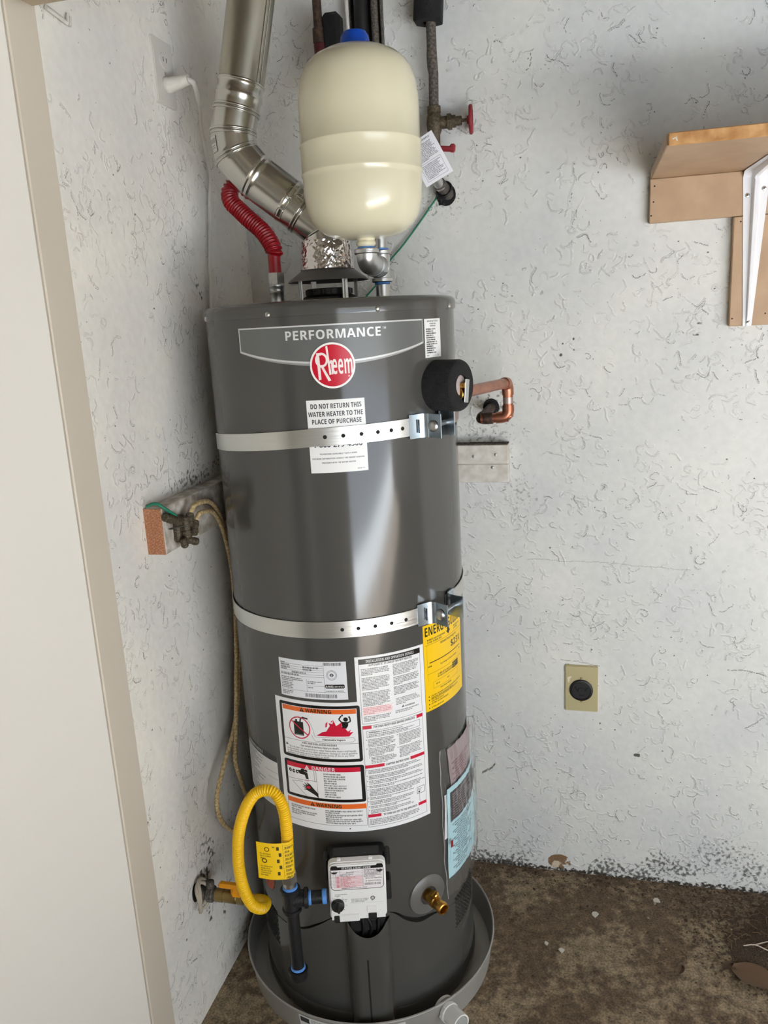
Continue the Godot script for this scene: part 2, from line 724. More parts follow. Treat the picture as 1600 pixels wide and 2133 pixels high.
func rear_marks(k: Ink) -> void:
	var gy := Color8(70, 66, 60)
	var m := func(x: float, y: float) -> Vector2: return Vector2(x * 1000.0, (2.3 - y) * 1000.0)
	scratch(k, [m.call(0.657, 0.864), m.call(0.826, 0.859), m.call(1.03, 0.847)], 1.0, Color(gy, 0.45))
	scratch(k, [m.call(1.119, 0.601), m.call(1.167, 0.601), m.call(1.209, 0.588)], 2.6, Color(gy, 0.7))
	scratch(k, [m.call(1.204, 0.484), m.call(1.165, 0.451)], 2.4, Color(gy, 0.6))
	scratch(k, [m.call(0.512, 0.464), m.call(0.536, 0.452), m.call(0.56, 0.406), m.call(0.563, 0.358), m.call(0.55, 0.332)], 1.8, Color(gy, 0.75))
	scratch(k, [m.call(0.532, 0.276), m.call(0.55, 0.288), m.call(0.567, 0.306)], 6.0, Color(gy, 0.8))
	scratch(k, [m.call(0.733, 0.606), m.call(0.78, 0.602), m.call(0.83, 0.594)], 1.6, Color(gy, 0.7))
	scratch(k, [m.call(0.912, 0.359), m.call(0.925, 0.368), m.call(0.94, 0.384)], 1.4, Color(gy, 0.6))
	scratch(k, [m.call(0.62, 0.294), m.call(0.629, 0.246)], 1.2, Color(gy, 0.7))
	scratch(k, [m.call(0.894, 0.046), m.call(0.95, 0.048), m.call(1.012, 0.04)], 1.4, Color(gy, 0.8))
	for q in [[0.739, 0.763, 7, 3], [1.028, 1.394, 5, 5], [1.024, 1.405, 11, 4], [1.024, 1.382, 8, 4], [0.764, 1.384, 3, 3], [0.764, 1.36, 3, 3], [0.74, 1.375, 3, 3], [0.736, 1.35, 4, 4], [0.709, 0.895, 4, 3], [0.92, 0.36, 8, 5], [0.83, 0.44, 3, 3], [0.832, 0.425, 4, 2], [1.04, 1.55, 3, 2]]:
		stain(k, q[0] * 1000.0, (2.3 - q[1]) * 1000.0, q[2], q[3], Color(gy, 0.9), 0.85, int(q[0] * 500))
	# plaster dirtied around the pipe hole, the block and along the floor
	stain(k, 580, 1065, 62, 55, Color8(40, 34, 28, 200), 0.28, 3, 0.25)
	stain(k, 575, 1062, 17, 17, Color8(18, 15, 12), 1.0, 4)
	stain(k, 560, 1150, 120, 90, Color8(60, 52, 44, 150), 0.16, 5, 0.3)
	stain(k, 640, 1270, 70, 70, Color8(60, 52, 44, 150), 0.12, 6, 0.3)
	stain(k, 480, 600, 70, 50, Color8(50, 44, 38, 170), 0.2, 61, 0.3)
	for q in [[0.852, 0.02, 55, 40, 0.62], [0.942, 0.013, 48, 42, 0.6], [0.982, 0.062, 48, 38, 0.5], [1.034, 0.045, 60, 34, 0.5], [1.123, 0.1, 95, 70, 0.3], [1.2, 0.06, 75, 75, 0.34], [0.53, 0.012, 60, 40, 0.55], [0.6, 0.01, 60, 32, 0.6], [0.64, 0.03, 60, 70, 0.22], [0.77, 0.0, 70, 18, 0.5], [1.3, 0.05, 90, 60, 0.3]]:
		stain(k, q[0] * 1000.0, (2.3 - q[1]) * 1000.0, q[2], q[3], Color8(48, 47, 44, 170), q[4], int(q[0] * 999), 0.3)
	stain(k, 730, 2270, 30, 22, Color8(128, 98, 70), 0.95, 8)
	stain(k, 722, 2280, 17, 12, Color8(205, 190, 165), 0.9, 9)
	for i in 24:
		stain(k, 380 + i * 40, 2296, 34, k.rng.randf_range(6, 15), Color8(46, 38, 30, 235), 0.7, 40 + i, 0.3)

func side_marks(k: Ink) -> void:
	var gy := Color8(60, 56, 50)
	var m := func(z: float, y: float) -> Vector2: return Vector2(z * 1000.0, (2.3 - y) * 1000.0)
	for q in [[0.289, 1.543, 9, 20, 0.5], [0.276, 1.518, 10, 12, 0.6], [0.564, 0.359, 30, 25, 0.1], [0.529, 0.368, 20, 42, 0.32], [0.505, 0.335, 22, 40, 0.5], [0.55, 0.29, 34, 36, 0.8], [0.536, 0.2, 9, 24, 0.55], [0.473, 0.16, 8, 26, 0.6], [0.727, 0.55, 20, 16, 0.4], [0.64, 0.226, 3, 3, 1.0], [0.16, 0.08, 90, 60, 0.4], [0.38, 0.03, 80, 26, 0.25], [0.4, 1.15, 130, 26, 0.36], [0.2, 1.16, 130, 26, 0.4]]:
		stain(k, q[0] * 1000.0, (2.3 - q[1]) * 1000.0, q[2], q[3], Color(gy, 0.85), q[4], int(q[0] * 700), 0.3)
	scratch(k, [m.call(0.61, 0.155), m.call(0.638, 0.165)], 2.0, Color(gy, 0.8))
	scratch(k, [m.call(0.45, 0.19), m.call(0.47, 0.2)], 1.4, Color(gy, 0.8))

func concrete_floor() -> ImageTexture:
	var pw := 1500
	var ph := 1150
	var a := noise(21, 0.004, 5).get_image(pw, ph).get_data()
	var b := noise(22, 0.03, 4).get_image(pw, ph).get_data()
	var c := noise(23, 0.15, 2).get_image(pw, ph).get_data()
	var o := PackedByteArray()
	o.resize(pw * ph * 3)
	var dirt := Vector3(110, 92, 72)
	var bare := Vector3(144, 127, 102)
	for i in pw * ph:
		var x := i % pw
		var y := i / pw
		# earth lies thick along the rear wall and thins out towards the room
		var near := clampf(1.0 - (y - 52) / 330.0, 0.0, 1.0)
		var t := clampf((a[i] - 118) / 60.0 + (b[i] - 128) / 150.0 + 0.42 - near * 0.75, 0.0, 1.0)
		if x < 420:
			t = maxf(t, clampf((b[i] - 90) / 90.0, 0.0, 0.8))
		var f := 1.0 + (c[i] - 128) * 0.0022 + (b[i] - 128) * 0.0016
		o[i * 3] = int(clampf(lerpf(dirt.x, bare.x, t) * f, 0, 255))
		o[i * 3 + 1] = int(clampf(lerpf(dirt.y, bare.y, t) * f, 0, 255))
		o[i * 3 + 2] = int(clampf(lerpf(dirt.z, bare.z, t) * f, 0, 255))
	var k := Ink.new(1, 1, 1, Color.WHITE)
	k.im = Image.create_from_data(pw, ph, false, Image.FORMAT_RGB8, o)
	k.k = 1.0
	k.rng.seed = 5
	for i in 80:
		stain(k, k.rng.randf() * pw, k.rng.randf() * ph, k.rng.randf_range(4, 20), k.rng.randf_range(3, 11), Color8(64, 50, 38, 200), k.rng.randf_range(0.3, 0.75), i, 0.3)
	for i in 26:
		stain(k, k.rng.randf() * pw, k.rng.randf() * ph, k.rng.randf_range(6, 22), k.rng.randf_range(4, 14), Color8(176, 160, 134, 170), 0.3, 200 + i, 0.3)
	scratch(k, [Vector2(660, 600), Vector2(690, 680), Vector2(670, 760)], 1.0, Color8(50, 38, 28, 200))
	stain(k, 1290, 200, 190, 190, Color8(58, 45, 34, 190), 0.55, 301, 0.2)
	return k.tex()

func materials() -> void:
	M.steel = mat(s8(196, 197, 196), 0.32, 1.0)
	M.galv = relief(mat(s8(205, 206, 205), 0.36, 1.0), bump(4, 0.06), 0.04)
	tri_map(M.galv, 9.0, false)
	M.duct = mat(s8(196, 194, 186), 0.24, 1.0)
	M.duct_dull = mat(s8(176, 172, 158), 0.36, 1.0)
	M.foil = mat(s8(212, 206, 202), 0.16, 1.0)
	M.zinc = mat(s8(186, 200, 212), 0.26, 1.0)
	M.strap = relief(mat(s8(214, 214, 210), 0.34, 1.0), bump(5, 0.02), 0.02)
	M.jacket = mat(s8(75, 74, 71), 0.13, 0.0)
	M.grey_metal = mat(s8(96, 95, 92), 0.34, 0.35)
	M.black = mat(s8(22, 22, 22), 0.5)
	M.dark = mat(s8(12, 12, 12), 0.8)
	M.iron = relief(tri_map(mat(s8(46, 46, 48), 0.36, 0.55), 14.0, false), bump(6, 0.07), 0.05)
	M.foam = relief(tri_map(mat(s8(26, 26, 27), 0.95), 16.0, false), bump(7, 0.11), 0.25)
	M.cream = mat(s8(216, 209, 180), 0.2)
	M.cream.clearcoat_enabled = true
	M.cream.clearcoat = 0.25
	M.cream.clearcoat_roughness = 0.1
	M.blue = mat(s8(10, 72, 178), 0.4)
	M.tape = mat(s8(84, 142, 214), 0.55)
	M.red = mat(s8(150, 6, 20), 0.4)
	M.oldred = mat(s8(138, 34, 40), 0.6)
	M.yellow = mat(s8(244, 196, 14), 0.4)
	M.amber = mat(s8(240, 160, 8), 0.42)
	M.brass = mat(s8(196, 152, 78), 0.28, 1.0)
	M.oldbrass = tri_map(mat(Color.WHITE, 0.6, 0.35, mottled(s8(58, 51, 40), s8(112, 99, 76), 8, 0.05)), 12.0, false)
	M.copper = tri_map(mat(Color.WHITE, 0.34, 0.9, mottled(s8(150, 94, 72), s8(184, 124, 100), 9, 0.012)), 6.0, false)
	M.oldcopper = tri_map(mat(Color.WHITE, 0.6, 0.4, mottled(s8(52, 40, 34), s8(92, 72, 58), 10, 0.04)), 8.0, false)
	M.oldpipe = tri_map(mat(Color.WHITE, 0.7, 0.2, mottled(s8(58, 54, 50), s8(116, 108, 98), 11, 0.06)), 10.0, false)
	M.white = mat(s8(226, 226, 222), 0.42)
	M.pvc = mat(s8(230, 230, 226), 0.3)
	M.plate = mat(s8(206, 202, 194), 0.4)
	M.cord = mat(s8(214, 210, 200), 0.5)
	M.green = mat(s8(20, 120, 92), 0.5)
	M.bracket = mat(s8(232, 232, 234), 0.3)
	M.paint_tan = mat(s8(184, 152, 120), 0.6)
	M.screw = mat(s8(200, 198, 192), 0.35, 1.0)

# ---------------------------------------------------------------- the scene
func _ready() -> void:
	var cam := Camera3D.new()
	cam.name = "camera"
	cam.position = Vector3(0.492, 1.4439, 1.5441)
	cam.rotation = Vector3(-0.234, 0.2569, -0.0547)
	cam.fov = 65.36
	cam.near = 0.02
	cam.far = 200.0
	add_child(cam)
	var sun := DirectionalLight3D.new()
	sun.name = "sun"
	sun.light_energy = 4.1
	sun.light_color = Color(0.88, 0.925, 1.0)
	sun.light_angular_distance = 0.6
	sun.shadow_enabled = true
	sun.look_at_from_position(Vector3.ZERO, Vector3(-0.22, -0.87, -0.42))
	add_child(sun)
	var sky_m := ProceduralSkyMaterial.new()
	sky_m.sky_top_color = Color(0.69, 0.73, 0.78)
	sky_m.sky_horizon_color = Color(0.84, 0.85, 0.85)
	sky_m.ground_bottom_color = Color(0.4, 0.38, 0.36)
	sky_m.ground_horizon_color = Color(0.7, 0.7, 0.68)
	sky_m.sky_energy_multiplier = 0.95
	var sky := Sky.new()
	sky.sky_material = sky_m
	var env := Environment.new()
	env.background_mode = Environment.BG_SKY
	env.sky = sky
	env.tonemap_mode = Environment.TONE_MAPPER_LINEAR
	env.tonemap_exposure = 9.5
	env.sdfgi_enabled = true
	env.ssao_enabled = true
	env.ssil_enabled = true
	var we := WorldEnvironment.new()
	we.name = "world"
	we.environment = env
	add_child(we)
	rng.seed = 11
	materials()
	room()
	heater()
	heater_labels()
	gas_control()
	pan()
	straps()
	relief_valve()
	vent()
	expansion_tank()
	water_pipes()
	gas_line()
	pouch()
	side_wall_things()
	rear_wall_things()
	shelf()
	floor_litter()

# the room: two plastered walls, a slab, and a wide garage opening behind the camera
func room() -> void:
	var fl := mat(Color.WHITE, 0.88, 0.0, concrete_floor())
	relief(fl, bump(30, 0.03, 512), 0.35)
	var g := G.new()
	var x0 := -1.6
	var x1 := 5.52
	var z0 := -0.6
	var z1 := 2.47
	g.face([Vector3(x0, 0, z0), Vector3(x1, 0, z0), Vector3(x1, 0, z1), Vector3(x0, 0, z1)], Vector3.UP, [Vector2((x0 + 0.4) / 1.5, (z0 + 0.39) / 1.15), Vector2((x1 + 0.4) / 1.5, (z0 + 0.39) / 1.15), Vector2((x1 + 0.4) / 1.5, (z1 + 0.39) / 1.15), Vector2((x0 + 0.4) / 1.5, (z1 + 0.39) / 1.15)])
	g.face([Vector3(x0, -0.15, z0), Vector3(x1, -0.15, z0), Vector3(x1, -0.15, z1), Vector3(x0, -0.15, z1)], Vector3.DOWN)
	for q in [[x0, z0, x1, z0, Vector3(0, 0, -1)], [x0, z1, x1, z1, Vector3(0, 0, 1)], [x0, z0, x0, z1, Vector3(-1, 0, 0)], [x1, z0, x1, z1, Vector3(1, 0, 0)]]:
		g.face([Vector3(q[0], 0, q[1]), Vector3(q[2], 0, q[3]), Vector3(q[2], -0.15, q[3]), Vector3(q[0], -0.15, q[1])], q[4])
	struct("floor", g, fl, "stained concrete floor with brown earth along the rear wall")
	# rear wall
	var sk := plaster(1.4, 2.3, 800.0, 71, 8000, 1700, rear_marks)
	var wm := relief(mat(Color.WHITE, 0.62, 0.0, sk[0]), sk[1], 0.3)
	g = G.new()
	var wall := func(g: G, a: Vector3, b: Vector3, lo: float, hi: float, th: Vector3, ww: float) -> void:
		var d := a.distance_to(b)
		var ou := -th
		g.face([a + Vector3(0, hi, 0), b + Vector3(0, hi, 0), b + Vector3(0, lo, 0), a + Vector3(0, lo, 0)], ou, [Vector2(0, (2.3 - hi) / 2.3), Vector2(d / ww, (2.3 - hi) / 2.3), Vector2(d / ww, (2.3 - lo) / 2.3), Vector2(0, (2.3 - lo) / 2.3)])
		g.face([a + th + Vector3(0, hi, 0), b + th + Vector3(0, hi, 0), b + th + Vector3(0, lo, 0), a + th + Vector3(0, lo, 0)], th)
		for e in [a, b]:
			g.face([e + Vector3(0, hi, 0), e + th + Vector3(0, hi, 0), e + th + Vector3(0, lo, 0), e + Vector3(0, lo, 0)], (e - (a + b) * 0.5))
		for e in [[hi, Vector3.UP], [lo, Vector3.DOWN]]:
			g.face([a + Vector3(0, e[0], 0), b + Vector3(0, e[0], 0), b + th + Vector3(0, e[0], 0), a + th + Vector3(0, e[0], 0)], e[1])
	wall.call(g, Vector3(XL, 0, ZB), Vector3(5.4, 0, ZB), 0.0, 2.6, Vector3(0, 0, -0.12), 1.4)
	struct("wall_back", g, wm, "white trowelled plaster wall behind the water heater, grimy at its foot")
	sk = plaster(0.75, 2.3, 800.0, 72, 4000, 800, side_marks, 228.0)  # same paint as the rear wall, colour lightened and warmed in place of light
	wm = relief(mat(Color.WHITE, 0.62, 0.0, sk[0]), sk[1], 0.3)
	g = G.new()
	wall.call(g, Vector3(XL, 0, ZB), Vector3(XL, 0, 0.384), 0.0, 2.6, Vector3(-0.12, 0, 0), 0.75)
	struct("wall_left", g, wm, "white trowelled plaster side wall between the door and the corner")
	var plain := mat(s8(196, 193, 186), 0.8)
	g = G.new()
	wall.call(g, Vector3(5.4, 0, ZB), Vector3(5.4, 0, 2.47), 0.0, 2.6, Vector3(0.12, 0, 0), 1.0)
	struct("wall_right", g, plain, "plain white wall at the far side of the room")
	g = G.new()
	wall.call(g, Vector3(-1.6, 0, 2.35), Vector3(1.0, 0, 2.35), 0.0, 2.6, Vector3(0, 0, 0.12), 1.0)
	wall.call(g, Vector3(5.2, 0, 2.35), Vector3(5.52, 0, 2.35), 0.0, 2.6, Vector3(0, 0, 0.12), 1.0)
	wall.call(g, Vector3(1.0, 0, 2.35), Vector3(5.2, 0, 2.35), 1.6, 2.6, Vector3(0, 0, 0.12), 1.0)
	struct("wall_front", g, plain, "front wall with the wide garage opening")
	g = G.new()
	wall.call(g, Vector3(-1.6, 0, 0.2), Vector3(-1.6, 0, 2.47), 0.0, 2.6, Vector3(-0.12, 0, 0), 1.0)  # unseen walls added behind the door to stop light leaking in
	wall.call(g, Vector3(-1.6, 0, 0.2), Vector3(XL - 0.12, 0, 0.2), 0.0, 2.6, Vector3(0, 0, -0.12), 1.0)
	wall.call(g, Vector3(XL, 0, 1.36), Vector3(XL, 0, 2.47), 0.0, 2.6, Vector3(-0.12, 0, 0), 1.0)
	struct("wall_light_stop", g, plain, "unseen walls added beyond the door to keep stray light out")
	g = G.new()
	g.box(Vector3(1.9, 2.66, 0.95), Vector3(7.3, 0.12, 3.1))
	struct("ceiling", g, mat(s8(92, 80, 68), 0.85), "tan ceiling above the room")
	# casing, door and the beam over them
	g = G.new()
	g.box(Vector3(XL - 0.057, 1.3, 0.4185), Vector3(0.12, 2.6, 0.071), 0.002)
	struct("trim_1", g, mat(s8(206, 196, 180), 0.5), "beige painted door casing at the end of the plaster wall")
	g = G.new()
	g.at(Transform3D(Basis(Vector3.UP, deg_to_rad(-20.0)), Vector3(XL + 0.002, 1.03, 0.4575)))
	g.box(Vector3(-0.02, 0, 0.45), Vector3(0.04, 2.04, 0.9), 0.002)
	struct("door_1", g, mat(s8(222, 218, 209), 0.34), "plain cream door standing slightly ajar beside the beige casing")
	g = G.new()
	g.box(Vector3(-0.08, 2.0, 0.5), Vector3(0.42, 0.178, 0.18), 0.004)
	struct("trim_2", g, mat(s8(176, 160, 136), 0.6), "tan boxed beam end over the door casing")
	g = G.new()
	g.box(Vector3(2.0, -0.1, 2.97), Vector3(30.0, 0.12, 1.0))  # unseen strip, cut short so far ground lights the upper wall less
	struct("driveway", g, mat(s8(190, 186, 176), 0.9), "sunlit concrete driveway outside the garage opening")
	g = G.new()
	g.box(Vector3(2.0, -0.11, 13.0), Vector3(30.0, 0.12, 19.06))  # unseen dark ground added so less light reaches the wall above the shelf
	struct("added_dark_ground", g, mat(s8(84, 84, 82), 0.95), "unseen grey asphalt added beyond the driveway to dim far ground light")

# ---------------------------------------------------------------- the water heater
var W: Node3D

func knots(p: Array, a: float) -> float:
	if a <= p[0].x:
		return p[0].y
	for i in p.size() - 1:
		if a <= p[i + 1].x:
			var h: float = p[i + 1].x - p[i].x
			var m0 := 0.0
			var m1 := 0.0
			if i > 0:
				m0 = (p[i + 1].y - p[i - 1].y) / (p[i + 1].x - p[i - 1].x)
			if i < p.size() - 2:
				m1 = (p[i + 2].y - p[i].y) / (p[i + 2].x - p[i].x)
			var t: float = (a - p[i].x) / h
			return (1 + 2 * t) * (1 - t) * (1 - t) * p[i].y + t * (1 - t) * (1 - t) * h * m0 + t * t * (3 - 2 * t) * p[i + 1].y + t * t * (t - 1) * h * m1
	return p[-1].y

func skirt_top(a: float) -> float:
	return knots([Vector2(-40, 0.217), Vector2(-30, 0.2175), Vector2(-18, 0.226), Vector2(-8, 0.252), Vector2(2, 0.281), Vector2(16, 0.289), Vector2(28, 0.281), Vector2(35, 0.254), Vector2(42, 0.238), Vector2(50, 0.238), Vector2(58, 0.234), Vector2(75, 0.222)], a)

func skirt_gap(a: float) -> float:
	return maxf(0.0, knots([Vector2(-36, 0), Vector2(-24, 0.003), Vector2(-14, 0.006), Vector2(-5, 0.003), Vector2(2, 0), Vector2(26, 0), Vector2(33, 0.008), Vector2(40, 0.012), Vector2(47, 0.0085), Vector2(53, 0.0035), Vector2(59, 0)], a))

# y axis outwards at angle a
func out_y(a: float, r: float, y: float) -> Transform3D:
	var q := rad(a, r, y)
	return Transform3D(Basis(q.basis.x, q.basis.z, -q.basis.y), q.origin)

func heater() -> void:
	W = thing("water_heater", "tall dark grey tank water heater covered in labels, standing in the corner pan", "water heater")
	var g := G.new()
	var c := func(y: float) -> Callable: return func(_a: float) -> float: return y
	g.patch(R, -180, 180, func(a: float) -> float: return skirt_top(a) + skirt_gap(a), c.call(1.462), 360, 1, 0.014)
	obj("upper_jacket", g, M.jacket, W)
	g = G.new()
	g.patch(R + 0.0008, -180, 180, c.call(0.02), skirt_top, 360, 1, 0.014)
	obj("lower_jacket", g, M.jacket, W)
	g = G.new()
	g.patch(R - 0.012, -60, 80, c.call(0.18), c.call(0.33), 60, 1, 0.0)
	obj("seam_recess", g, M.dark, W)
	g = G.new()
	g.lathe([Vector2(0, 0.006), Vector2(R - 0.01, 0.006), Vector2(R + 0.0015, 0.012), Vector2(R + 0.0035, 0.018), Vector2(R + 0.0035, 0.044), Vector2(R + 0.0005, 0.048)], 120)
	obj("base_ring", g, M.jacket, W)
	g = G.new()
	g.lathe([Vector2(R, 1.4606), Vector2(R + 0.0028, 1.461), Vector2(R + 0.0034, 1.464), Vector2(R + 0.0034, 1.4755), Vector2(R + 0.0018, 1.4805), Vector2(R - 0.003, 1.4842), Vector2(R - 0.012, 1.4865), Vector2(0.06, 1.4905), Vector2(0, 1.491)], 144)
	obj("top_lid", g, M.jacket, W)
	for i in 8:
		g = G.new()
		g.at(out_y(-53.2 + 45.0 * i, R + 0.003, 1.4655))
		g.lathe([Vector2(0.0048, 0), Vector2(0.0045, 0.0012), Vector2(0.003, 0.0026), Vector2(0.0012, 0.003), Vector2(0.001, 0.0016), Vector2(0, 0.0016)], 12)
		obj("screw", g, M.screw, W)
	# draft hood: cone on four legs over the flue collar
	g = G.new()
	g.lathe([Vector2(0.0785, 1.5255), Vector2(0.0775, 1.5275), Vector2(0.051, 1.547), Vector2(0.0455, 1.549), Vector2(0.0445, 1.556), Vector2(0.043, 1.556), Vector2(0.044, 1.547), Vector2(0.0765, 1.5255), Vector2(0.0785, 1.5255)], 48)
	var hood := obj("draft_hood", g, M.grey_metal, W)
	for a in [-52.0, 38.0, 128.0, 218.0]:
		g = G.new()
		g.at(rad(a + 9.0, 0.062, 1.507))
		g.prism(PackedVector2Array([Vector2(-0.006, -0.0185), Vector2(0.006, -0.0185), Vector2(0.0055, 0.022), Vector2(-0.0055, 0.022)]), -0.001, 0.001)
		g.box(Vector3(0, 0, 0.002), Vector3(0.004, 0.036, 0.003), 0.001)
		obj("hood_leg", g, M.steel, W)
	g = G.new()
	g.lathe([Vector2(0.056, 1.489), Vector2(0.054, 1.495), Vector2(0.046, 1.499), Vector2(0.044, 1.5), Vector2(0.044, 1.511), Vector2(0.042, 1.512), Vector2(0.04, 1.511), Vector2(0.04, 1.49)], 40)
	var fc := obj("flue_collar", g, M.black, W)
	for i in 14:
		g = G.new()
		g.at(rad(i * 360.0 / 14.0, 0.0445, 1.506))
		g.box(Vector3.ZERO, Vector3(0.006, 0.01, 0.003), 0.001)
		obj("collar_tab", g, M.black, fc)
	# burner channel with its mouth under the control
	g = G.new()
	var chan := func(u: float, vv: float) -> Vector3:
		var x := lerpf(-0.0465, 0.0465, u)
		var e := clampf((absf(x) - 0.019) / 0.026, 0.0, 1.0)
		var z := sqrt(R * R - x * x) + 0.027 * sqrt(maxf(0.0, 1.0 - e * e))
		var top := 0.276 - 0.027 * maxf(0.0, 1.0 - pow(absf(x) / 0.038, 2.0))
		var y := lerpf(0.016, top, pow(vv, 0.6))
		if vv > 0.9:
			z -= (vv - 0.9) * 0.035
		return rad(16.0, 0, y) * Vector3(x, 0, z)
	g.sheet(40, 12, chan, Vector3(0.2, 0, 1))
	var ch := obj("burner_channel", g, M.jacket, W)
	g = G.new()
	g.at(rad(16.0, 0, 0.105))
	g.box(Vector3(-0.004, 0, R + 0.0268), Vector3(0.0035, 0.19, 0.0012), 0.0004)
	obj("channel_groove", g, M.dark, ch)
	g = G.new()
	g.at(rad(16.0, 0, 0.276))
	g.box(Vector3(0, 0.008, R + 0.003), Vector3(0.072, 0.06, 0.012), 0.002)
	var mouth := obj("channel_mouth", g, M.dark, W)
	for q in [[-0.012, 0.001], [0.004, -0.006], [0.018, 0.004]]:
		g = G.new()
		g.tube(spline([rad(16, R + 0.006, 0.244) * Vector3(q[0], 0, 0), rad(16, R + 0.014, 0.27) * Vector3(q[0] + 0.004, 0, 0), rad(16, R + 0.016, 0.3) * Vector3(q[0] + q[1], 0, 0), rad(16, R + 0.02, 0.34) * Vector3(q[0] - 0.004, 0, 0)], 0.004), func(_s: float, _i: int) -> float: return 0.0032, 10)
		obj("burner_lead", g, M.black, mouth)
	# louvred air inlets
	for side in [[67.0, 88.0, 0.168, 0.24, 0.0016], [-54.0, -39.0, 0.148, 0.225, -0.0016]]:
		g = G.new()
		for i in 11:
			for j in 15:
				var a := lerpf(side[0], side[1], i / 10.0)
				var y = lerpf(side[2], side[3], j / 14.0) + (i - 5) * side[4] * 0.6
				g.at(rad(a + (0.8 if j % 2 else 0.0), R + 0.001, y))
				g.box(Vector3.ZERO, Vector3(0.0052, 0.0026, 0.0009))
		var lv := obj("air_slots", g, M.dark, W)
		lv.set_meta("kind", "stuff")
	# drain cock in its dished plate
	g = G.new()
	g.at(out_y(47.3, R - 0.003, 0.294))
	g.lathe([Vector2(0.044, -0.004), Vector2(0.0435, 0.0035), Vector2(0.041, 0.0055), Vector2(0.02, 0.0075), Vector2(0.018, 0.004), Vector2(0.017, -0.002)], 40)
	obj("drain_plate", g, mat(s8(104, 102, 99), 0.3), W)
	g = G.new()
	g.at(out_y(47.3, R - 0.004, 0.294))
	g.lathe([Vector2(0.018, 0.003), Vector2(0.0, 0.0025)], 24)
	obj("drain_hole", g, M.dark, W)
	g = G.new()
	g.at(out_y(47.3, R - 0.004, 0.294))
	g.lathe([Vector2(0.0125, 0), Vector2(0.0125, 0.02), Vector2(0.0135, 0.021), Vector2(0.0135, 0.034), Vector2(0.0115, 0.036), Vector2(0.0115, 0.05), Vector2(0.0105, 0.052)], 28)
	var dc := obj("drain_cock", g, M.brass, W)
	g = G.new()
	g.at(out_y(47.3, R + 0.046, 0.294))
	g.lathe([Vector2(0.011, 0), Vector2(0.0128, 0.001), Vector2(0.0118, 0.0025), Vector2(0.0128, 0.004), Vector2(0.0118, 0.0055), Vector2(0.0128, 0.007), Vector2(0.012, 0.0095), Vector2(0.0095, 0.0105), Vector2(0.0085, 0.009), Vector2(0.0085, -0.01), Vector2(0, -0.01)], 28)
	obj("hose_thread", g, M.brass, dc)
	g = G.new()
	g.at(rad(47.3, R + 0.028, 0.294) * Transform3D(Basis(Vector3.FORWARD, -0.5), Vector3(0.002, 0.011, 0)))
	g.lathe([Vector2(0.006, 0), Vector2(0.006, 0.004), Vector2(0.0085, 0.005), Vector2(0.0085, 0.01), Vector2(0.007, 0.012), Vector2(0, 0.012)], 16)
	g.box(Vector3(0, 0.0125, 0), Vector3(0.012, 0.0025, 0.002), 0.0005)
	obj("drain_screw", g, M.brass, dc)

# ---------------------------------------------------------------- the printing on it
func label_piece(nm: String, k: Ink, a0: float, a1: float, y0: float, y1: float, gloss := 0.35, lift := 0.0007) -> MeshInstance3D:
	var g := G.new()
	g.patch(R + lift, a0, a1, func(_a: float) -> float: return y0, func(_a: float) -> float: return y1, maxi(4, int((a1 - a0) / 1.5)), 1, 0.0005)
	return obj(nm, g, mat(Color.WHITE, gloss, 0.0, k.tex()), W)

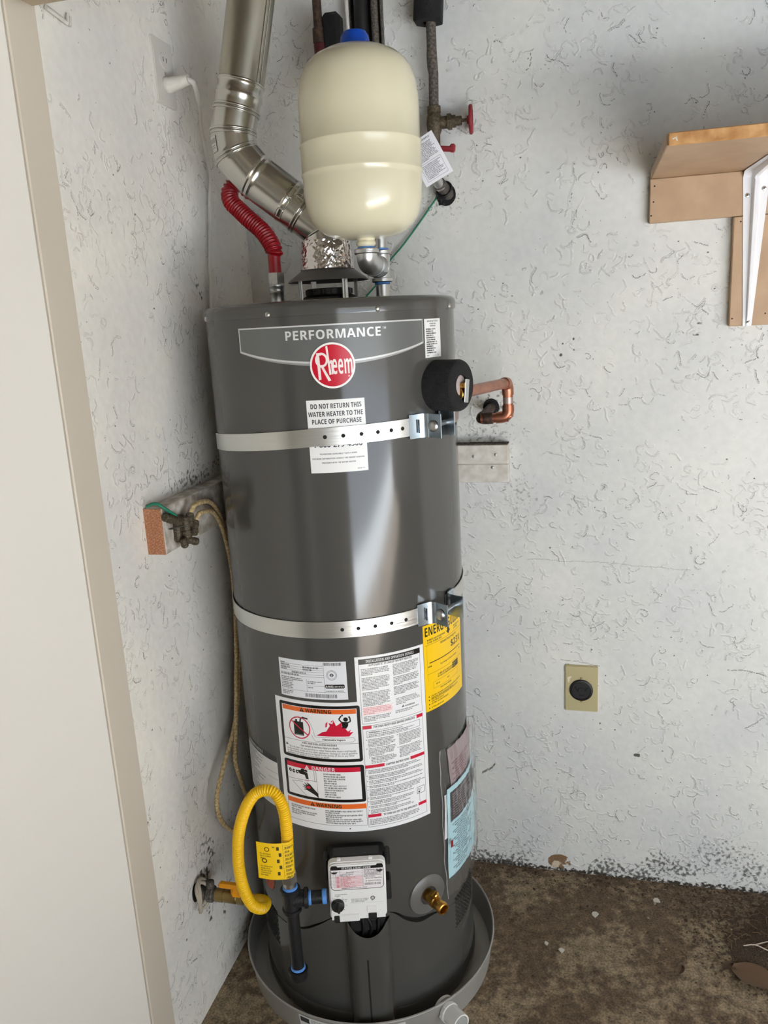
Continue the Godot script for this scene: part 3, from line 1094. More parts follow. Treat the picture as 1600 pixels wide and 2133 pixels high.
func heater_labels() -> void:
	var bk := s8(24, 24, 24)
	var ink := s8(52, 52, 54)
	var wh := s8(232, 232, 230)
	var k: Ink
	# banner under the lid
	var sv := s8(206, 206, 204)
	k = Ink.new(354, 71, 4.0, s8(104, 106, 104))
	var mid := 177.0
	for x in 708:
		var xm := x * 0.5
		var q := pow((xm - mid) / mid, 2.0)
		k.rect(xm, 62.0 - 23.5 * q, 0.6, 3.2, sv)
		k.rect(xm, 65.2 - 23.5 * q, 0.6, 8.0, s8(150, 150, 148))
	k.rect(0, 0, 354, 2.6, sv)
	k.rect(0, 0, 2.4, 42, sv)
	k.rect(351.6, 0, 2.4, 42, s8(150, 150, 148))
	k.text("PERFORMANCE", 180, 24.0, 15.0, s8(222, 222, 220), true, 0, 170.0)
	k.text("TM", 270, 13.0, 3.6, s8(222, 222, 220), true)
	var lo := func(a: float) -> float: return 1.445 - (69.0 - 27.0 * pow((a - 17.5) / 42.05, 2.0)) * 0.001
	var g := G.new()
	g.patch(R + 0.0006, -24.6, 59.5, lo, func(_a: float) -> float: return 1.445, 60, 1, 0.0004, Vector2(1.445 - 0.071, 1.445))
	obj("banner", g, mat(Color.WHITE, 0.28, 0.15, k.tex()), W)
	# the round red badge
	k = Ink.new(78, 78, 6.0, s8(238, 236, 232))
	k.ring(39, 39, 0, 35.6, s8(196, 16, 44))
	var cr := s8(238, 226, 222)
	k.poly([Vector2(12.2, 17), Vector2(17, 17), Vector2(18.4, 62), Vector2(13.8, 63)], cr)
	k.ring(20.5, 29, 8.6, 12.6, cr, 0.86)
	k.rect(12.5, 17, 8, 4.2, cr)
	k.rect(15, 37.4, 7, 4.2, cr)
	k.poly([Vector2(18, 39), Vector2(22.4, 39), Vector2(35, 64), Vector2(30.4, 65.5)], cr)
	k.poly([Vector2(28.6, 6.4), Vector2(32, 5.6), Vector2(36.2, 54), Vector2(32.6, 54.6)], cr)
	var im := Ink.words("heem", 150.0, cr, true)
	im = im.get_region(im.get_used_rect())
	var hx := im.get_width() / 4
	im = im.get_region(Rect2i(int(im.get_width() * 0.262), int(im.get_height() * 0.26), int(im.get_width() * 0.738), int(im.get_height() * 0.74)))
	im.resize(int(33.5 * 6), int(26.0 * 6), Image.INTERPOLATE_LANCZOS)
	k.im.blend_rect(im, Rect2i(0, 0, im.get_width(), im.get_height()), Vector2i(int(39.6 * 6), int(28.0 * 6)))
	k.poly([Vector2(33.0, 34), Vector2(36, 29.5), Vector2(39.4, 30.5), Vector2(39.6, 53.6), Vector2(36.9, 54), Vector2(36.4, 36)], cr)
	k.ring(66, 58, 0.6, 1.4, cr)
	g = G.new()
	var ctr := g.pt(rad(17.1, R + 0.0022, 1.376).origin, rad(17.1, 1, 0).basis.z, Vector2(0.5, 0.5))
	for i in 65:
		var q := TAU * i / 64.0
		var a := 17.1 + rad_to_deg(sin(q) * 0.0385 / R)
		g.pt(rad(a, R + 0.0022, 1.376 + cos(q) * 0.0385).origin, rad(a, 1, 0).basis.z, Vector2(0.5 + sin(q) * 0.5, 0.5 - cos(q) * 0.5))
	for i in 64:
		g.tri(ctr, 1 + i, 2 + i)
	for i in 64:
		g.raw_face([g.v[1 + i], g.v[2 + i], g.v[2 + i] - g.n[2 + i] * 0.0022, g.v[1 + i] - g.n[1 + i] * 0.0022], (g.v[1 + i] - g.v[0]).normalized(), g.t[1 + i])
	obj("round_badge", g, mat(Color.WHITE, 0.25, 0.0, k.tex()), W)
	# narrow notice under the lid
	k = Ink.new(49, 67, 4.0, wh)
	k.text("IMPORTANT NOTICE", 24.5, 5.6, 2.5, bk)
	k.text("PLEASE READ", 24.5, 9.6, 2.3, bk)
	k.text("IMPORTANT", 24.5, 13.4, 2.2, bk)
	for i in 12:
		k.fine(4, 16 + i * 3.7, 42, 1, 3.4, bk, 0.1, 0.6)
		k.fine(4 + i % 3, 16 + i * 3.7, 39, 1, 3.4, bk, 0.2, 0.6)
	k.fine(4, 62, 10, 1, 3.0, bk)
	k.fine(38, 62, 8, 1, 3.0, bk)
	label_piece("notice_label", k, 60.4, 72.1, 1.3765, 1.4445)
	# do-not-return notice
	k = Ink.new(101, 127, 4.0, wh)
	k.text("DO NOT RETURN THIS", 51, 14.8, 7.8, s8(30, 30, 34), true, 0, 90)
	k.text("WATER HEATER TO THE", 50, 28.2, 7.8, s8(30, 30, 34), true, 0, 96)
	k.text("PLACE OF PURCHASE", 51, 41.2, 7.8, s8(30, 30, 34), true, 0, 88)
	k.text("1-800-279-4506", 50, 82.0, 8.6, s8(30, 30, 34), true, 0, 88)
	k.text("TECHNICIANS AVAILABLE 7 DAYS A WEEK", 50, 95.0, 2.6, s8(90, 90, 96), true, 0, 66)
	k.text("FOR MORE INFORMATION CONSULT THE OWNER'S MANUAL", 50, 103.0, 2.6, s8(90, 90, 96), true, 0, 93)
	k.text("PROVIDED WITH THE WATER HEATER", 50, 110.5, 2.6, s8(90, 90, 96), true, 0, 60)
	k.text("AP24-1-1", 96, 123.0, 2.4, s8(110, 110, 114), true, 1)
	label_piece("return_notice", k, 5.2, 29.2, 1.1915, 1.3185)
	# rating plate
	k = Ink.new(136, 77, 5.0, s8(224, 225, 228))
	k.bars(93, 2, 34, 6, bk)
	k.fine(4, 6, 26, 1, 3.4, bk, 0.05, 0.7)
	k.fine(4, 10, 28, 1, 3.4, bk, 0.05, 0.7)
	k.fine(52, 11, 30, 2, 4.4, bk, 0.1, 0.7)
	k.fine(4, 14.5, 22, 2, 3.8, bk, 0.1, 0.7)
	for y in [9.0, 13.5, 18.0, 22.0, 27.5, 32.0]:
		k.rect(3, y, 90, 0.3, ink)
	k.fine(28, 23, 62, 1, 4.0, bk, 0.1, 0.7)
	k.fine(4, 28, 86, 1, 4.2, s8(60, 60, 62), 0.02, 0.8)
	k.fine(3, 36, 50, 3, 3.4, ink, 0.2, 0.6)
	k.fine(3, 47, 32, 4, 3.4, ink, 0.3, 0.6)
	k.fine(4, 64, 26, 3, 3.2, ink, 0.2, 0.6)
	k.rect(58, 37, 0.4, 26, ink)
	k.rect(93, 8, 0.4, 56, ink)
	k.rect(58, 50, 36, 0.3, ink)
	k.rect(3, 62, 129, 0.3, ink)
	k.fine(60, 40, 30, 2, 3.4, ink, 0.1, 0.6)
	k.fine(60, 52, 32, 1, 3.6, ink, 0.1, 0.6)
	k.ring(108, 27, 9.4, 10, ink)
	k.ring(108, 27, 7.0, 8.2, Color(ink, 0.35))
	k.ring(108, 27, 2.0, 3.4, ink)
	k.rect(104, 26, 8, 1.6, ink)
	k.rounded(94, 46, 37, 8, 2.5, s8(14, 14, 14))
	k.text("AHRI", 102.5, 52.4, 4.6, wh, true)
	k.text("CERTIFIED", 120, 51.8, 2.8, wh, true)
	k.text("ASSEMBLED IN MEXICO", 112, 60.4, 2.2, ink)
	k.bars(53, 66, 62, 7.5, s8(70, 70, 72))
	label_piece("rating_plate", k, -18.4, 14.1, 0.758, 0.835, 0.3)
	main_label()
	# yellow price guide
	k = Ink.new(138, 178, 4.0, s8(244, 198, 8))
	k.text("ENERGY", 37, 23, 18.0, bk, true, 0, 68)
	k.text("GUIDE", 98, 23, 18.0, bk, true, 0, 52)
	k.fine(10, 29, 62, 2, 5.0, s8(60, 48, 10), 0.3, 0.6)
	k.fine(98, 27, 32, 2, 5.0, s8(60, 48, 10), 0.3, 0.6)
	k.poly([Vector2(72, 24), Vector2(80, 24), Vector2(80, 30), Vector2(84, 30), Vector2(76, 38), Vector2(68, 30), Vector2(72, 30)], bk)
	k.rect(4, 41, 130, 0.6, s8(60, 48, 10))
	k.rect(8, 41, 0.6, 74, s8(150, 120, 10))
	k.text("Estimated Yearly Energy Cost", 78, 49, 4.4, bk, true, 0, 62)
	k.text("$231", 106, 69, 14.0, bk, true, 0, 46)
	k.poly([Vector2(120, 64), Vector2(128, 64), Vector2(124, 71)], bk)
	k.rect(14, 78, 112, 1.8, s8(40, 30, 8))
	k.fine(10, 84, 12, 1, 5, bk)
	k.fine(122, 84, 9, 1, 5, bk)
	k.text("Cost Range of Similar Models", 76, 92, 3.2, s8(60, 48, 10))
	k.rect(8, 101, 122, 0.5, s8(90, 70, 10))
	k.fine(36, 107, 80, 2, 4.6, s8(60, 48, 10), 0.3, 0.6)
	k.rect(88, 104, 26, 13, s8(50, 40, 24))
	k.fine(90, 106, 20, 2, 4.6, s8(226, 190, 40), 0.2)
	k.frame(22, 121, 88, 14, 0.5, s8(130, 104, 10))
	k.fine(30, 125, 24, 1, 5, s8(60, 48, 10))
	k.fine(66, 125, 12, 1, 5, s8(60, 48, 10))
	k.text("First Hour Rating", 62, 141, 3.4, s8(60, 48, 10))
	for y in [147.0, 154.0, 163.0, 171.0]:
		k.rect(8, y, 2.6, 2.6, bk)
		k.fine(15, y - 1, 108, 2 if y < 160 else 1, 4.2, s8(70, 56, 10), 0.15, 0.6)
	label_piece("yellow_cost_label", k, 51.5, 84.2, 0.697, 0.876, 0.32)
	# white sheet round the shaded side
	k = Ink.new(133, 116, 4.0, s8(226, 226, 226))
	k.rect(0, 0, 133, 13, s8(30, 30, 32))
	k.text("WARRANTY NOTICE", 50, 9.4, 6.0, s8(220, 220, 220), true, 0, 74)
	for i in 23:
		k.fine(4, 15 + i * 4.2, 112 if i % 5 else 90, 1, 3.9, s8(84, 84, 88), 0.12, 0.55)
	k.rect(90, 38, 42, 0.5, ink)
	k.rect(100, 52, 32, 0.5, ink)
	k.rect(100, 74, 32, 0.5, ink)
	label_piece("side_label", k, -57.5, -25.6, 0.497, 0.6135, 0.4)
	# orange oval
	k = Ink.new(60, 70, 3.0, s8(202, 84, 34))
	for i in 6:
		k.line(Vector2(30 - i, 42 + i * 3.4), Vector2(36 - i, 40 + i * 3.4), 1.4, s8(70, 28, 14))
	g = G.new()
	ctr = g.pt(rad(-45.2, R + 0.001, 0.302).origin, rad(-45.2, 1, 0).basis.z, Vector2(0.5, 0.5))
	for i in 41:
		var q := TAU * i / 40.0
		var a := -45.2 + 7.4 * sin(q)
		g.pt(rad(a, R + 0.001, 0.302 + cos(q) * 0.035).origin, rad(a, 1, 0).basis.z, Vector2(0.5 + sin(q) * 0.5, 0.5 - cos(q) * 0.5))
	for i in 40:
		g.tri(ctr, 1 + i, 2 + i)
	obj("orange_sticker", g, mat(Color.WHITE, 0.5, 0.0, k.tex()), W)

# the large L-shaped safety label; millimetres from its top left corner
func main_label() -> void:
	var bk := s8(22, 22, 22)
	var ink := s8(60, 60, 62)
	var red := s8(200, 24, 56)
	var org := s8(230, 106, 38)
	var wh := s8(232, 232, 232)
	var k := Ink.new(311, 366, 3.4, wh)
	# right column
	k.frame(177.5, 5, 125, 132, 0.6, ink)
	k.rect(177.5, 5, 125, 10.5, s8(12, 12, 12))
	k.text("INSTALLATION AND OPERATION DETAILS", 240, 13.0, 5.2, wh, true, 0, 98)
	k.text("AUTOMATIC STORAGE WATER HEATER", 240, 20.6, 4.0, s8(70, 70, 72), true, 0, 88)
	for sec in [[182, 24, 5], [182, 42, 9], [182, 72, 10]]:
		k.fine(sec[0], sec[1], 54, sec[2], 2.95, s8(58, 58, 60), 0.12, 0.55)
	for sec in [[243, 24, 8], [243, 50, 6], [243, 70, 6]]:
		k.fine(sec[0], sec[1], 55, sec[2], 2.95, s8(58, 58, 60), 0.12, 0.55)
	k.rect(180, 102.5, 58, 16.5, s8(238, 218, 218))
	k.fine(182, 103, 55, 5, 3.1, s8(196, 90, 100), 0.1, 0.5)
	k.fine(182, 121, 54, 4, 3.0, ink, 0.2, 0.5)
	k.fine(246, 94, 52, 5, 3.0, ink, 0.2, 0.5)
	k.alert(260, 111, 5, ink, wh)
	k.text("WARNING", 275, 116, 3.2, bk)
	k.fine(244, 119, 54, 2, 3.4, ink, 0.1, 0.6)
	k.frame(177.5, 141, 125, 217, 0.6, ink)
	k.rect(178, 141.5, 17, 6.5, red)
	k.rect(288, 141.5, 14.5, 6.5, red)
	k.text("FOR YOUR SAFETY READ BEFORE OPERATING", 241.5, 147, 4.2, bk, true, 0, 86)
	k.frame(185, 152, 110, 14, 0.5, ink)
	k.text("WARNING:", 200, 157.4, 3.0, bk)
	k.fine(210, 154.5, 80, 1, 3.4, ink, 0.05)
	k.fine(189, 158.4, 100, 2, 3.3, ink, 0.1, 0.55)
	for sec in [[187, 169, 54, 6], [187, 188, 54, 6], [191, 207, 50, 5], [248, 169, 50, 8], [248, 196, 50, 8]]:
		k.rect(sec[0] - 4, sec[1] + 0.6, 1.6, 1.8, ink)
		k.fine(sec[0], sec[1], sec[2], sec[3], 3.0, ink, 0.15, 0.55)
	k.rect(178, 224, 38, 6.5, red)
	k.rect(270, 224, 32.5, 6.5, red)
	k.text("LIGHTING INSTRUCTIONS", 243, 229.6, 4.2, bk, true, 0, 50)
	for sec in [[234, 3, 112], [246, 3, 114], [257, 3, 116], [268, 2, 114], [276, 5, 116], [293, 2, 92], [301, 3, 92], [312, 2, 90], [320, 3, 90]]:
		k.rect(180, sec[0] + 0.6, 1.4, 1.6, ink)
		k.fine(184, sec[0], sec[2], sec[1], 3.1, ink, 0.12, 0.55)
	k.frame(281, 296, 18, 15, 0.8, ink)
	k.fine(283, 299, 12, 2, 2.6, ink)
	k.ring(286, 307, 0, 2.2, ink)
	k.line(Vector2(286, 308), Vector2(287, 328), 0.6, ink)
	k.rect(178, 330.5, 26, 6.5, red)
	k.rect(283, 330.5, 19.5, 6.5, red)
	k.text("TO TURN GAS OFF TO THE APPLIANCE", 244, 336.4, 4.2, bk, true, 0, 72)
	k.fine(181, 341, 114, 4, 3.3, ink, 0.12, 0.55)
	# fire warning
	k.rounded(10, 97, 165, 117, 5, s8(10, 10, 10))
	k.rect(16, 103, 153, 105, wh)
	k.rect(17.5, 104, 150, 9.5, org)
	k.alert(61, 104.6, 8.0, bk, org)
	k.text("WARNING", 95, 112.6, 7.6, bk, true, 0, 54)
	k.rect(41, 135, 21, 29, s8(18, 22, 18))
	k.rect(43, 162, 17, 1.2, s8(140, 150, 140))
	k.rect(45, 131, 4, 4, bk)
	k.line(Vector2(55, 136), Vector2(57, 128), 3.0, bk)
	k.line(Vector2(56.5, 128.5), Vector2(62, 125), 3.0, bk)
	k.line(Vector2(61, 125), Vector2(72, 127), 3.0, bk)
	k.ring(53, 148, 21, 23.2, red)
	k.line(Vector2(35.5, 134.5), Vector2(70.5, 161.5), 2.4, red)
	var pv := Vector2(72, 128)
	for q in [Vector2(78, 138), Vector2(82, 150), Vector2(85, 163), Vector2(100, 163), Vector2(160, 163), Vector2(163, 168), Vector2(158, 172), Vector2(84, 172), Vector2(78, 160)]:
		k.line(pv, q, 0.6, s8(120, 120, 120))
		pv = q
	k.poly([Vector2(88, 160), Vector2(100, 152), Vector2(108, 150), Vector2(116, 138), Vector2(114, 132), Vector2(121, 134), Vector2(124, 127), Vector2(128, 138), Vector2(134, 134), Vector2(139, 130), Vector2(139, 140), Vector2(145, 143), Vector2(150, 150), Vector2(156, 146), Vector2(153, 152), Vector2(160, 151), Vector2(152, 160)], red)
	k.poly([Vector2(107, 142), Vector2(108, 133), Vector2(112, 130), Vector2(110, 140)], red)
	k.poly([Vector2(117, 130), Vector2(124, 125), Vector2(121, 130)], red)
	k.ring(147, 124.5, 0, 4.4, bk)
	k.poly([Vector2(139, 129), Vector2(152, 130), Vector2(151, 138), Vector2(147, 144), Vector2(143, 142), Vector2(140, 144)], bk)
	for q in [[139, 130, 134, 124], [134, 124, 139, 117], [151, 131, 156, 129], [156, 129, 155, 121]]:
		k.line(Vector2(q[0], q[1]), Vector2(q[2], q[3]), 2.6, bk)
	k.ring(141, 116, 0, 1.8, bk)
	k.ring(154, 120, 0, 1.8, bk)
	k.text("Flammable Vapors", 122, 169.4, 3.6, bk, true, 0, 46)
	k.rect(16, 175, 153, 0.6, ink)
	k.text("FIRE AND EXPLOSION HAZARD", 92, 181, 3.8, ink, true, 0, 72)
	k.text("Can result in serious injury or death.", 92, 187, 3.6, ink, true, 0, 80)
	k.alert(21, 184, 5.5, bk, wh)
	k.text("Do not store or use gasoline or other flammable vapors and liquids", 26, 193, 3.3, ink, false, -1, 138)
	k.text("in the vicinity of this or any other appliance. Storage or use of gasoline", 20, 198, 3.3, ink, false, -1, 146)
	k.text("or other flammable vapors or liquids in the vicinity of this or any other", 20, 202.6, 3.3, ink, false, -1, 140)
	k.text("appliance can result in serious injury or death.", 20, 207, 3.3, ink, false, -1, 92)
	# scald warning
	k.rounded(10, 221, 166, 80, 5, s8(10, 10, 10))
	k.rect(16, 226, 153, 69, wh)
	k.rect(16, 226, 153, 9.6, red)
	k.alert(62, 227, 7.6, wh, red)
	k.text("DANGER", 96, 234.6, 7.4, wh, true, 0, 50)
	for q in [[23, 244], [31, 245], [39, 245]]:
		k.ring(q[0], q[1], 0, 4.0, bk, 0.8)
		k.ring(q[0] + 0.8, q[1], 0, 1.3, wh)
	k.poly([Vector2(41, 241), Vector2(46, 240), Vector2(62, 243), Vector2(64, 257), Vector2(58, 257), Vector2(56, 249), Vector2(44, 248)], bk)
	k.ring(52, 239, 0, 3, bk, 1.5)
	k.ring(59, 239.5, 0, 2.4, bk, 1.5)
	k.line(Vector2(76, 236), Vector2(77, 262), 0.6, ink)
	k.line(Vector2(80, 236), Vector2(82, 295), 0.6, ink)
	k.line(Vector2(17, 262), Vector2(80, 259), 0.6, ink)
	k.line(Vector2(26, 267), Vector2(56, 294), 0.6, ink)
	k.line(Vector2(26, 267), Vector2(50, 264), 0.6, ink)
	k.text("HOT", 60, 262, 3.4, s8(190, 90, 100), true)
	k.poly([Vector2(59, 264), Vector2(66, 268), Vector2(72, 275), Vector2(82, 286), Vector2(82, 295), Vector2(76, 290), Vector2(64, 284), Vector2(57, 281), Vector2(50, 281), Vector2(58, 278), Vector2(48, 275), Vector2(57, 275), Vector2(48, 270), Vector2(58, 272), Vector2(53, 265), Vector2(61, 270)], bk)
	k.ring(62, 275, 0, 3.2, red, 1.4)
	for i in 11:
		k.fine(96, 239 + i * 4.9, 58, 1, 4.4, ink, 0.3, 0.6)
	# installation warning
	k.frame(10, 306, 166, 47, 0.6, ink)
	k.rect(10, 305, 166, 10.5, org)
	k.alert(68, 306, 8, bk, org)
	k.text("WARNING", 102, 314.0, 7.4, bk, true, 0, 54)
	k.fine(18, 319, 62, 2, 4.2, ink, 0.2, 0.6)
	k.fine(18, 329, 60, 3, 4.2, ink, 0.2, 0.6)
	for q in [[319, 2], [328, 2], [337, 3]]:
		k.fine(94, q[0], 74, q[1], 4.2, ink, 0.15, 0.6)
	k.rect(140, 357.5, 2.4, 2.4, bk)
	var m := mat(Color.WHITE, 0.3, 0.0, k.tex())
	var g := G.new()
	var q := func(a0: float, a1: float, y0: float, y1: float) -> void:
		var i0 := g.v.size()
		g.patch(R + 0.0009, a0, a1, func(_a: float) -> float: return y0, func(_a: float) -> float: return y1, int((a1 - a0) / 1.5), 1, 0.0006, Vector2(0.476, 0.842))
		for i in range(i0, g.t.size()):
			g.t[i].x = (lerpf(a0, a1, g.t[i].x) + 22.7) / 73.9
	q.call(-22.7, 17.9, 0.476, 0.752)
	q.call(17.9, 51.2, 0.476, 0.842)
	obj("safety_label", g, m, W, "large white label with orange and red warning panels")

func gas_control() -> void:
	var g := G.new()
	var f := rad(FA, 0, 0)
	var ctr := Vector3(-0.0195, 0.3995, 0)
	var place := f * Transform3D(Basis(Vector3.FORWARD, 0.02), ctr)
	g.at(place)
	g.at(place * Transform3D(Basis(), Vector3(0, -0.008, 0)))
	g.prism(roundrect(0.112, 0.116, 0.01), 0.24, 0.29, true)
	g.at(place)
	for q in [[0.0595, 0.045, 0.01, 0.024], [0.0595, -0.022, 0.011, 0.044], [-0.059, 0.03, 0.008, 0.05], [0.0, 0.053, 0.09, 0.014]]:
		g.box(Vector3(q[0], q[1], 0.276), Vector3(q[2], q[3], 0.03), 0.003)
	var b := obj("gas_control", g, M.black, W, "white control box with a black dial")
	g = G.new()
	g.at(place)
	g.at(place * Transform3D(Basis(), Vector3(0, -0.0043, 0)))
	g.prism(roundrect(0.109, 0.1255, 0.011), 0.2915, 0.304, true)
	g.prism(roundrect(0.1055, 0.122, 0.0105), 0.304, 0.3085, true)
	g.prism(roundrect(0.1025, 0.119, 0.0095), 0.3085, 0.3105, true)
	g.at(place)
	for q in [[-0.034, 0.0595], [0.026, 0.0595]]:
		g.box(Vector3(q[0], q[1], 0.298), Vector3(0.008, 0.006, 0.008), 0.002)
	g.box(Vector3(-0.018, -0.06, 0.311), Vector3(0.04, 0.016, 0.004), 0.0018)
	g.box(Vector3(-0.018, -0.066, 0.303), Vector3(0.036, 0.008, 0.01), 0.002)
	g.box(Vector3(0.026, -0.043, 0.3105), Vector3(0.02, 0.014, 0.003), 0.001)
	var w := mat(s8(230, 229, 226), 0.34)
	obj("cover", g, w, b)
	for q in [[-0.041, -0.061, 0.012], [0.0265, -0.0595, 0.016]]:
		g = G.new()
		g.at(place)
		g.box(Vector3(q[0], q[1], 0.3085), Vector3(q[2], 0.014, 0.008), 0.001)
		g.box(Vector3(q[0], q[1] - 0.006, 0.311), Vector3(q[2] * 0.8, 0.004, 0.006), 0.001)
		obj("latch", g, M.black, b)
	g = G.new()
	g.at(place * Transform3D(Basis(Vector3.RIGHT, PI / 2), Vector3(-0.0388, -0.0295, 0.3102)))
	g.lathe([Vector2(0.0125, 0), Vector2(0.0125, 0.006), Vector2(0.0115, 0.0085), Vector2(0.0105, 0.009), Vector2(0, 0.009)], 32)
	g.box(Vector3(0.0015, 0.0105, 0), Vector3(0.0042, 0.007, 0.021), 0.001)
	obj("dial", g, M.black, b)
	g = G.new()
	g.at(place * Transform3D(Basis(Vector3.RIGHT, PI / 2), Vector3(0.0278, -0.0195, 0.3102)))
	g.lathe([Vector2(0.0046, 0), Vector2(0.004, 0.001), Vector2(0.003, 0.0004), Vector2(0, 0.0004)], 20)
	obj("status_window", g, mat(s8(70, 72, 74), 0.2), b)
	# the printed face: table of light codes above, dial scale below
	var k := Ink.new(106, 131, 6.0, s8(230, 229, 226))
	var ink := s8(70, 70, 72)
	k.rounded(2.5, 14, 101, 50, 9, s8(16, 16, 16))
	k.rounded(3.5, 15, 99, 48, 8, s8(232, 226, 226))
	k.rounded(3.2, 14.5, 99.6, 9, 7, s8(16, 16, 16))
	k.rect(3.6, 20.0, 98.8, 4, s8(232, 226, 226))
	k.text("STATUS LIGHT CODE", 52, 19.4, 4.0, s8(230, 230, 230), true, 0, 56)
	k.text("STATUS", 40, 28, 3.0, ink)
	k.rect(12, 34, 52, 24, s8(236, 204, 206))
	for i in 11:
		k.rect(4, 25 + i * 3.1, 60, 0.25, s8(120, 110, 112))
		k.fine(22, 29.4 + i * 2.9, 36, 1, 2.8, s8(188, 96, 106) if i > 1 else ink, 0.3, 0.6)
		if i > 1:
			k.rect(14, 28 + i * 2.9, 5, 1.8, s8(206, 120, 130))
	for x in [4.0, 9.0, 12.0, 20.5, 64.0]:
		k.rect(x, 22, 0.4, 37, ink)
	k.fine(66, 21.5, 34, 6, 2.9, ink, 0.08, 0.6)
	k.ring(70, 41, 0, 1.3, ink)
	k.text("Normal Operation", 86, 42.2, 2.3, ink)
	k.ring(70, 47, 0.7, 1.3, ink)
	k.text("System Problem", 86, 48.2, 2.3, ink)
	k.bars(67, 51, 30, 5, s8(110, 108, 108))
	k.fine(24, 59, 74, 1, 2.6, ink, 0.02, 0.6)
	k.fine(9, 72, 26, 2, 2.9, s8(120, 120, 120), 0.1, 0.6)
	k.fine(40, 84, 34, 3, 3.0, s8(120, 120, 120), 0.1, 0.6)
	k.rect(40, 94.5, 62, 0.3, s8(180, 180, 178))
	k.fine(78, 89, 8, 1, 2.4, ink)
	for i in 9:
		var a := PI * 0.75 + i * PI * 1.5 / 8.0
		k.ring(14.2 + cos(a) * 16.5, 95.0 + sin(a) * 16.5, 0, 0.7, ink)
	k.text("HOT", 15, 114, 2.4, ink)
	k.text("VAC", 4, 106, 2.0, ink)
	k.text("VERY HOT", 27, 86, 1.8, ink)
	g = G.new()
	g.at(place)
	g.face([Vector3(-0.0512, 0.0545, 0.3106), Vector3(0.0512, 0.0545, 0.3106), Vector3(0.0512, -0.0635, 0.3106), Vector3(-0.0512, -0.0635, 0.3106)], Vector3.BACK, [Vector2(0.017, 0.083), Vector2(0.983, 0.083), Vector2(0.983, 0.985), Vector2(0.017, 0.985)])
	obj("printed_face", g, mat(Color.WHITE, 0.34, 0.0, k.tex()), b)

func pan() -> void:
	var p := thing("drain_pan", "round shallow metal drain pan under the grey water heater", "drain pan")
	var g := G.new()
	var m := mat(s8(176, 174, 168), 0.42, 0.45)
	g.lathe([Vector2(0.279, 0.0), Vector2(0.2865, 0.06), Vector2(0.2885, 0.0615), Vector2(0.2898, 0.064), Vector2(0.2892, 0.0665), Vector2(0.2872, 0.0672), Vector2(0.285, 0.0655), Vector2(0.2845, 0.06), Vector2(0.277, 0.003)], 128)
	obj("rim", g, m, p)
	g = G.new()
	g.lathe([Vector2(0.2775, 0.0045), Vector2(0.0, 0.0045)], 96)
	g.lathe([Vector2(0.279, 0.0), Vector2(0.0, 0.0)], 48)
	obj("pan_floor", g, mat(Color.WHITE, 0.6, 0.2, mottled(s8(176, 174, 168), s8(206, 204, 198), 31, 0.02)), p)
	g = G.new()
	g.at(out_y(48.5, 0.276, 0.036) * Transform3D(Basis(Vector3.RIGHT, -0.08), Vector3.ZERO))
	g.lathe([Vector2(0.0, 0.002), Vector2(0.0165, 0.002), Vector2(0.0165, 0.056), Vector2(0.0195, 0.056), Vector2(0.0198, 0.05), Vector2(0.0198, 0.022), Vector2(0.0215, 0.02), Vector2(0.0215, 0.012)], 36)
	var pf := obj("drain_fitting", g, M.pvc, p, "white plastic drain fitting")
	g = G.new()
	g.at(rad(48.5, 0.287, 0.036))
	g.prism(hexagon(0.0235), 0.0, 0.007)
	obj("locknut", g, M.pvc, pf)
	g = G.new()
	g.at(rad(48.5, 0.2705, 0.036))
	g.prism(oval(0.025, 0.025, 28), 0.0, 0.006, true)
	obj("inner_nut", g, M.pvc, pf)
	var k := Ink.new(232, 52, 3.0, s8(212, 212, 208))
	k.rect(3, 4, 22, 14, s8(60, 60, 62))
	k.fine(30, 4, 70, 8, 5, s8(90, 90, 92), 0.2)
	k.fine(110, 4, 110, 8, 5, s8(120, 120, 120), 0.2)
	g = G.new()
	g.patch(0.2845, -17, 29, func(_a: float) -> float: return 0.006, func(_a: float) -> float: return 0.056, 30, 1, 0.0)
	for i in g.v.size():
		var y := g.v[i].y
		var d := Vector3(g.v[i].x, 0, g.v[i].z).normalized() * (lerpf(0.279, 0.2865, y / 0.06) + 0.0006)
		g.v[i] = Vector3(d.x, y, d.z)
	obj("pan_sticker", g, mat(Color.WHITE, 0.5, 0.0, k.tex()), p)

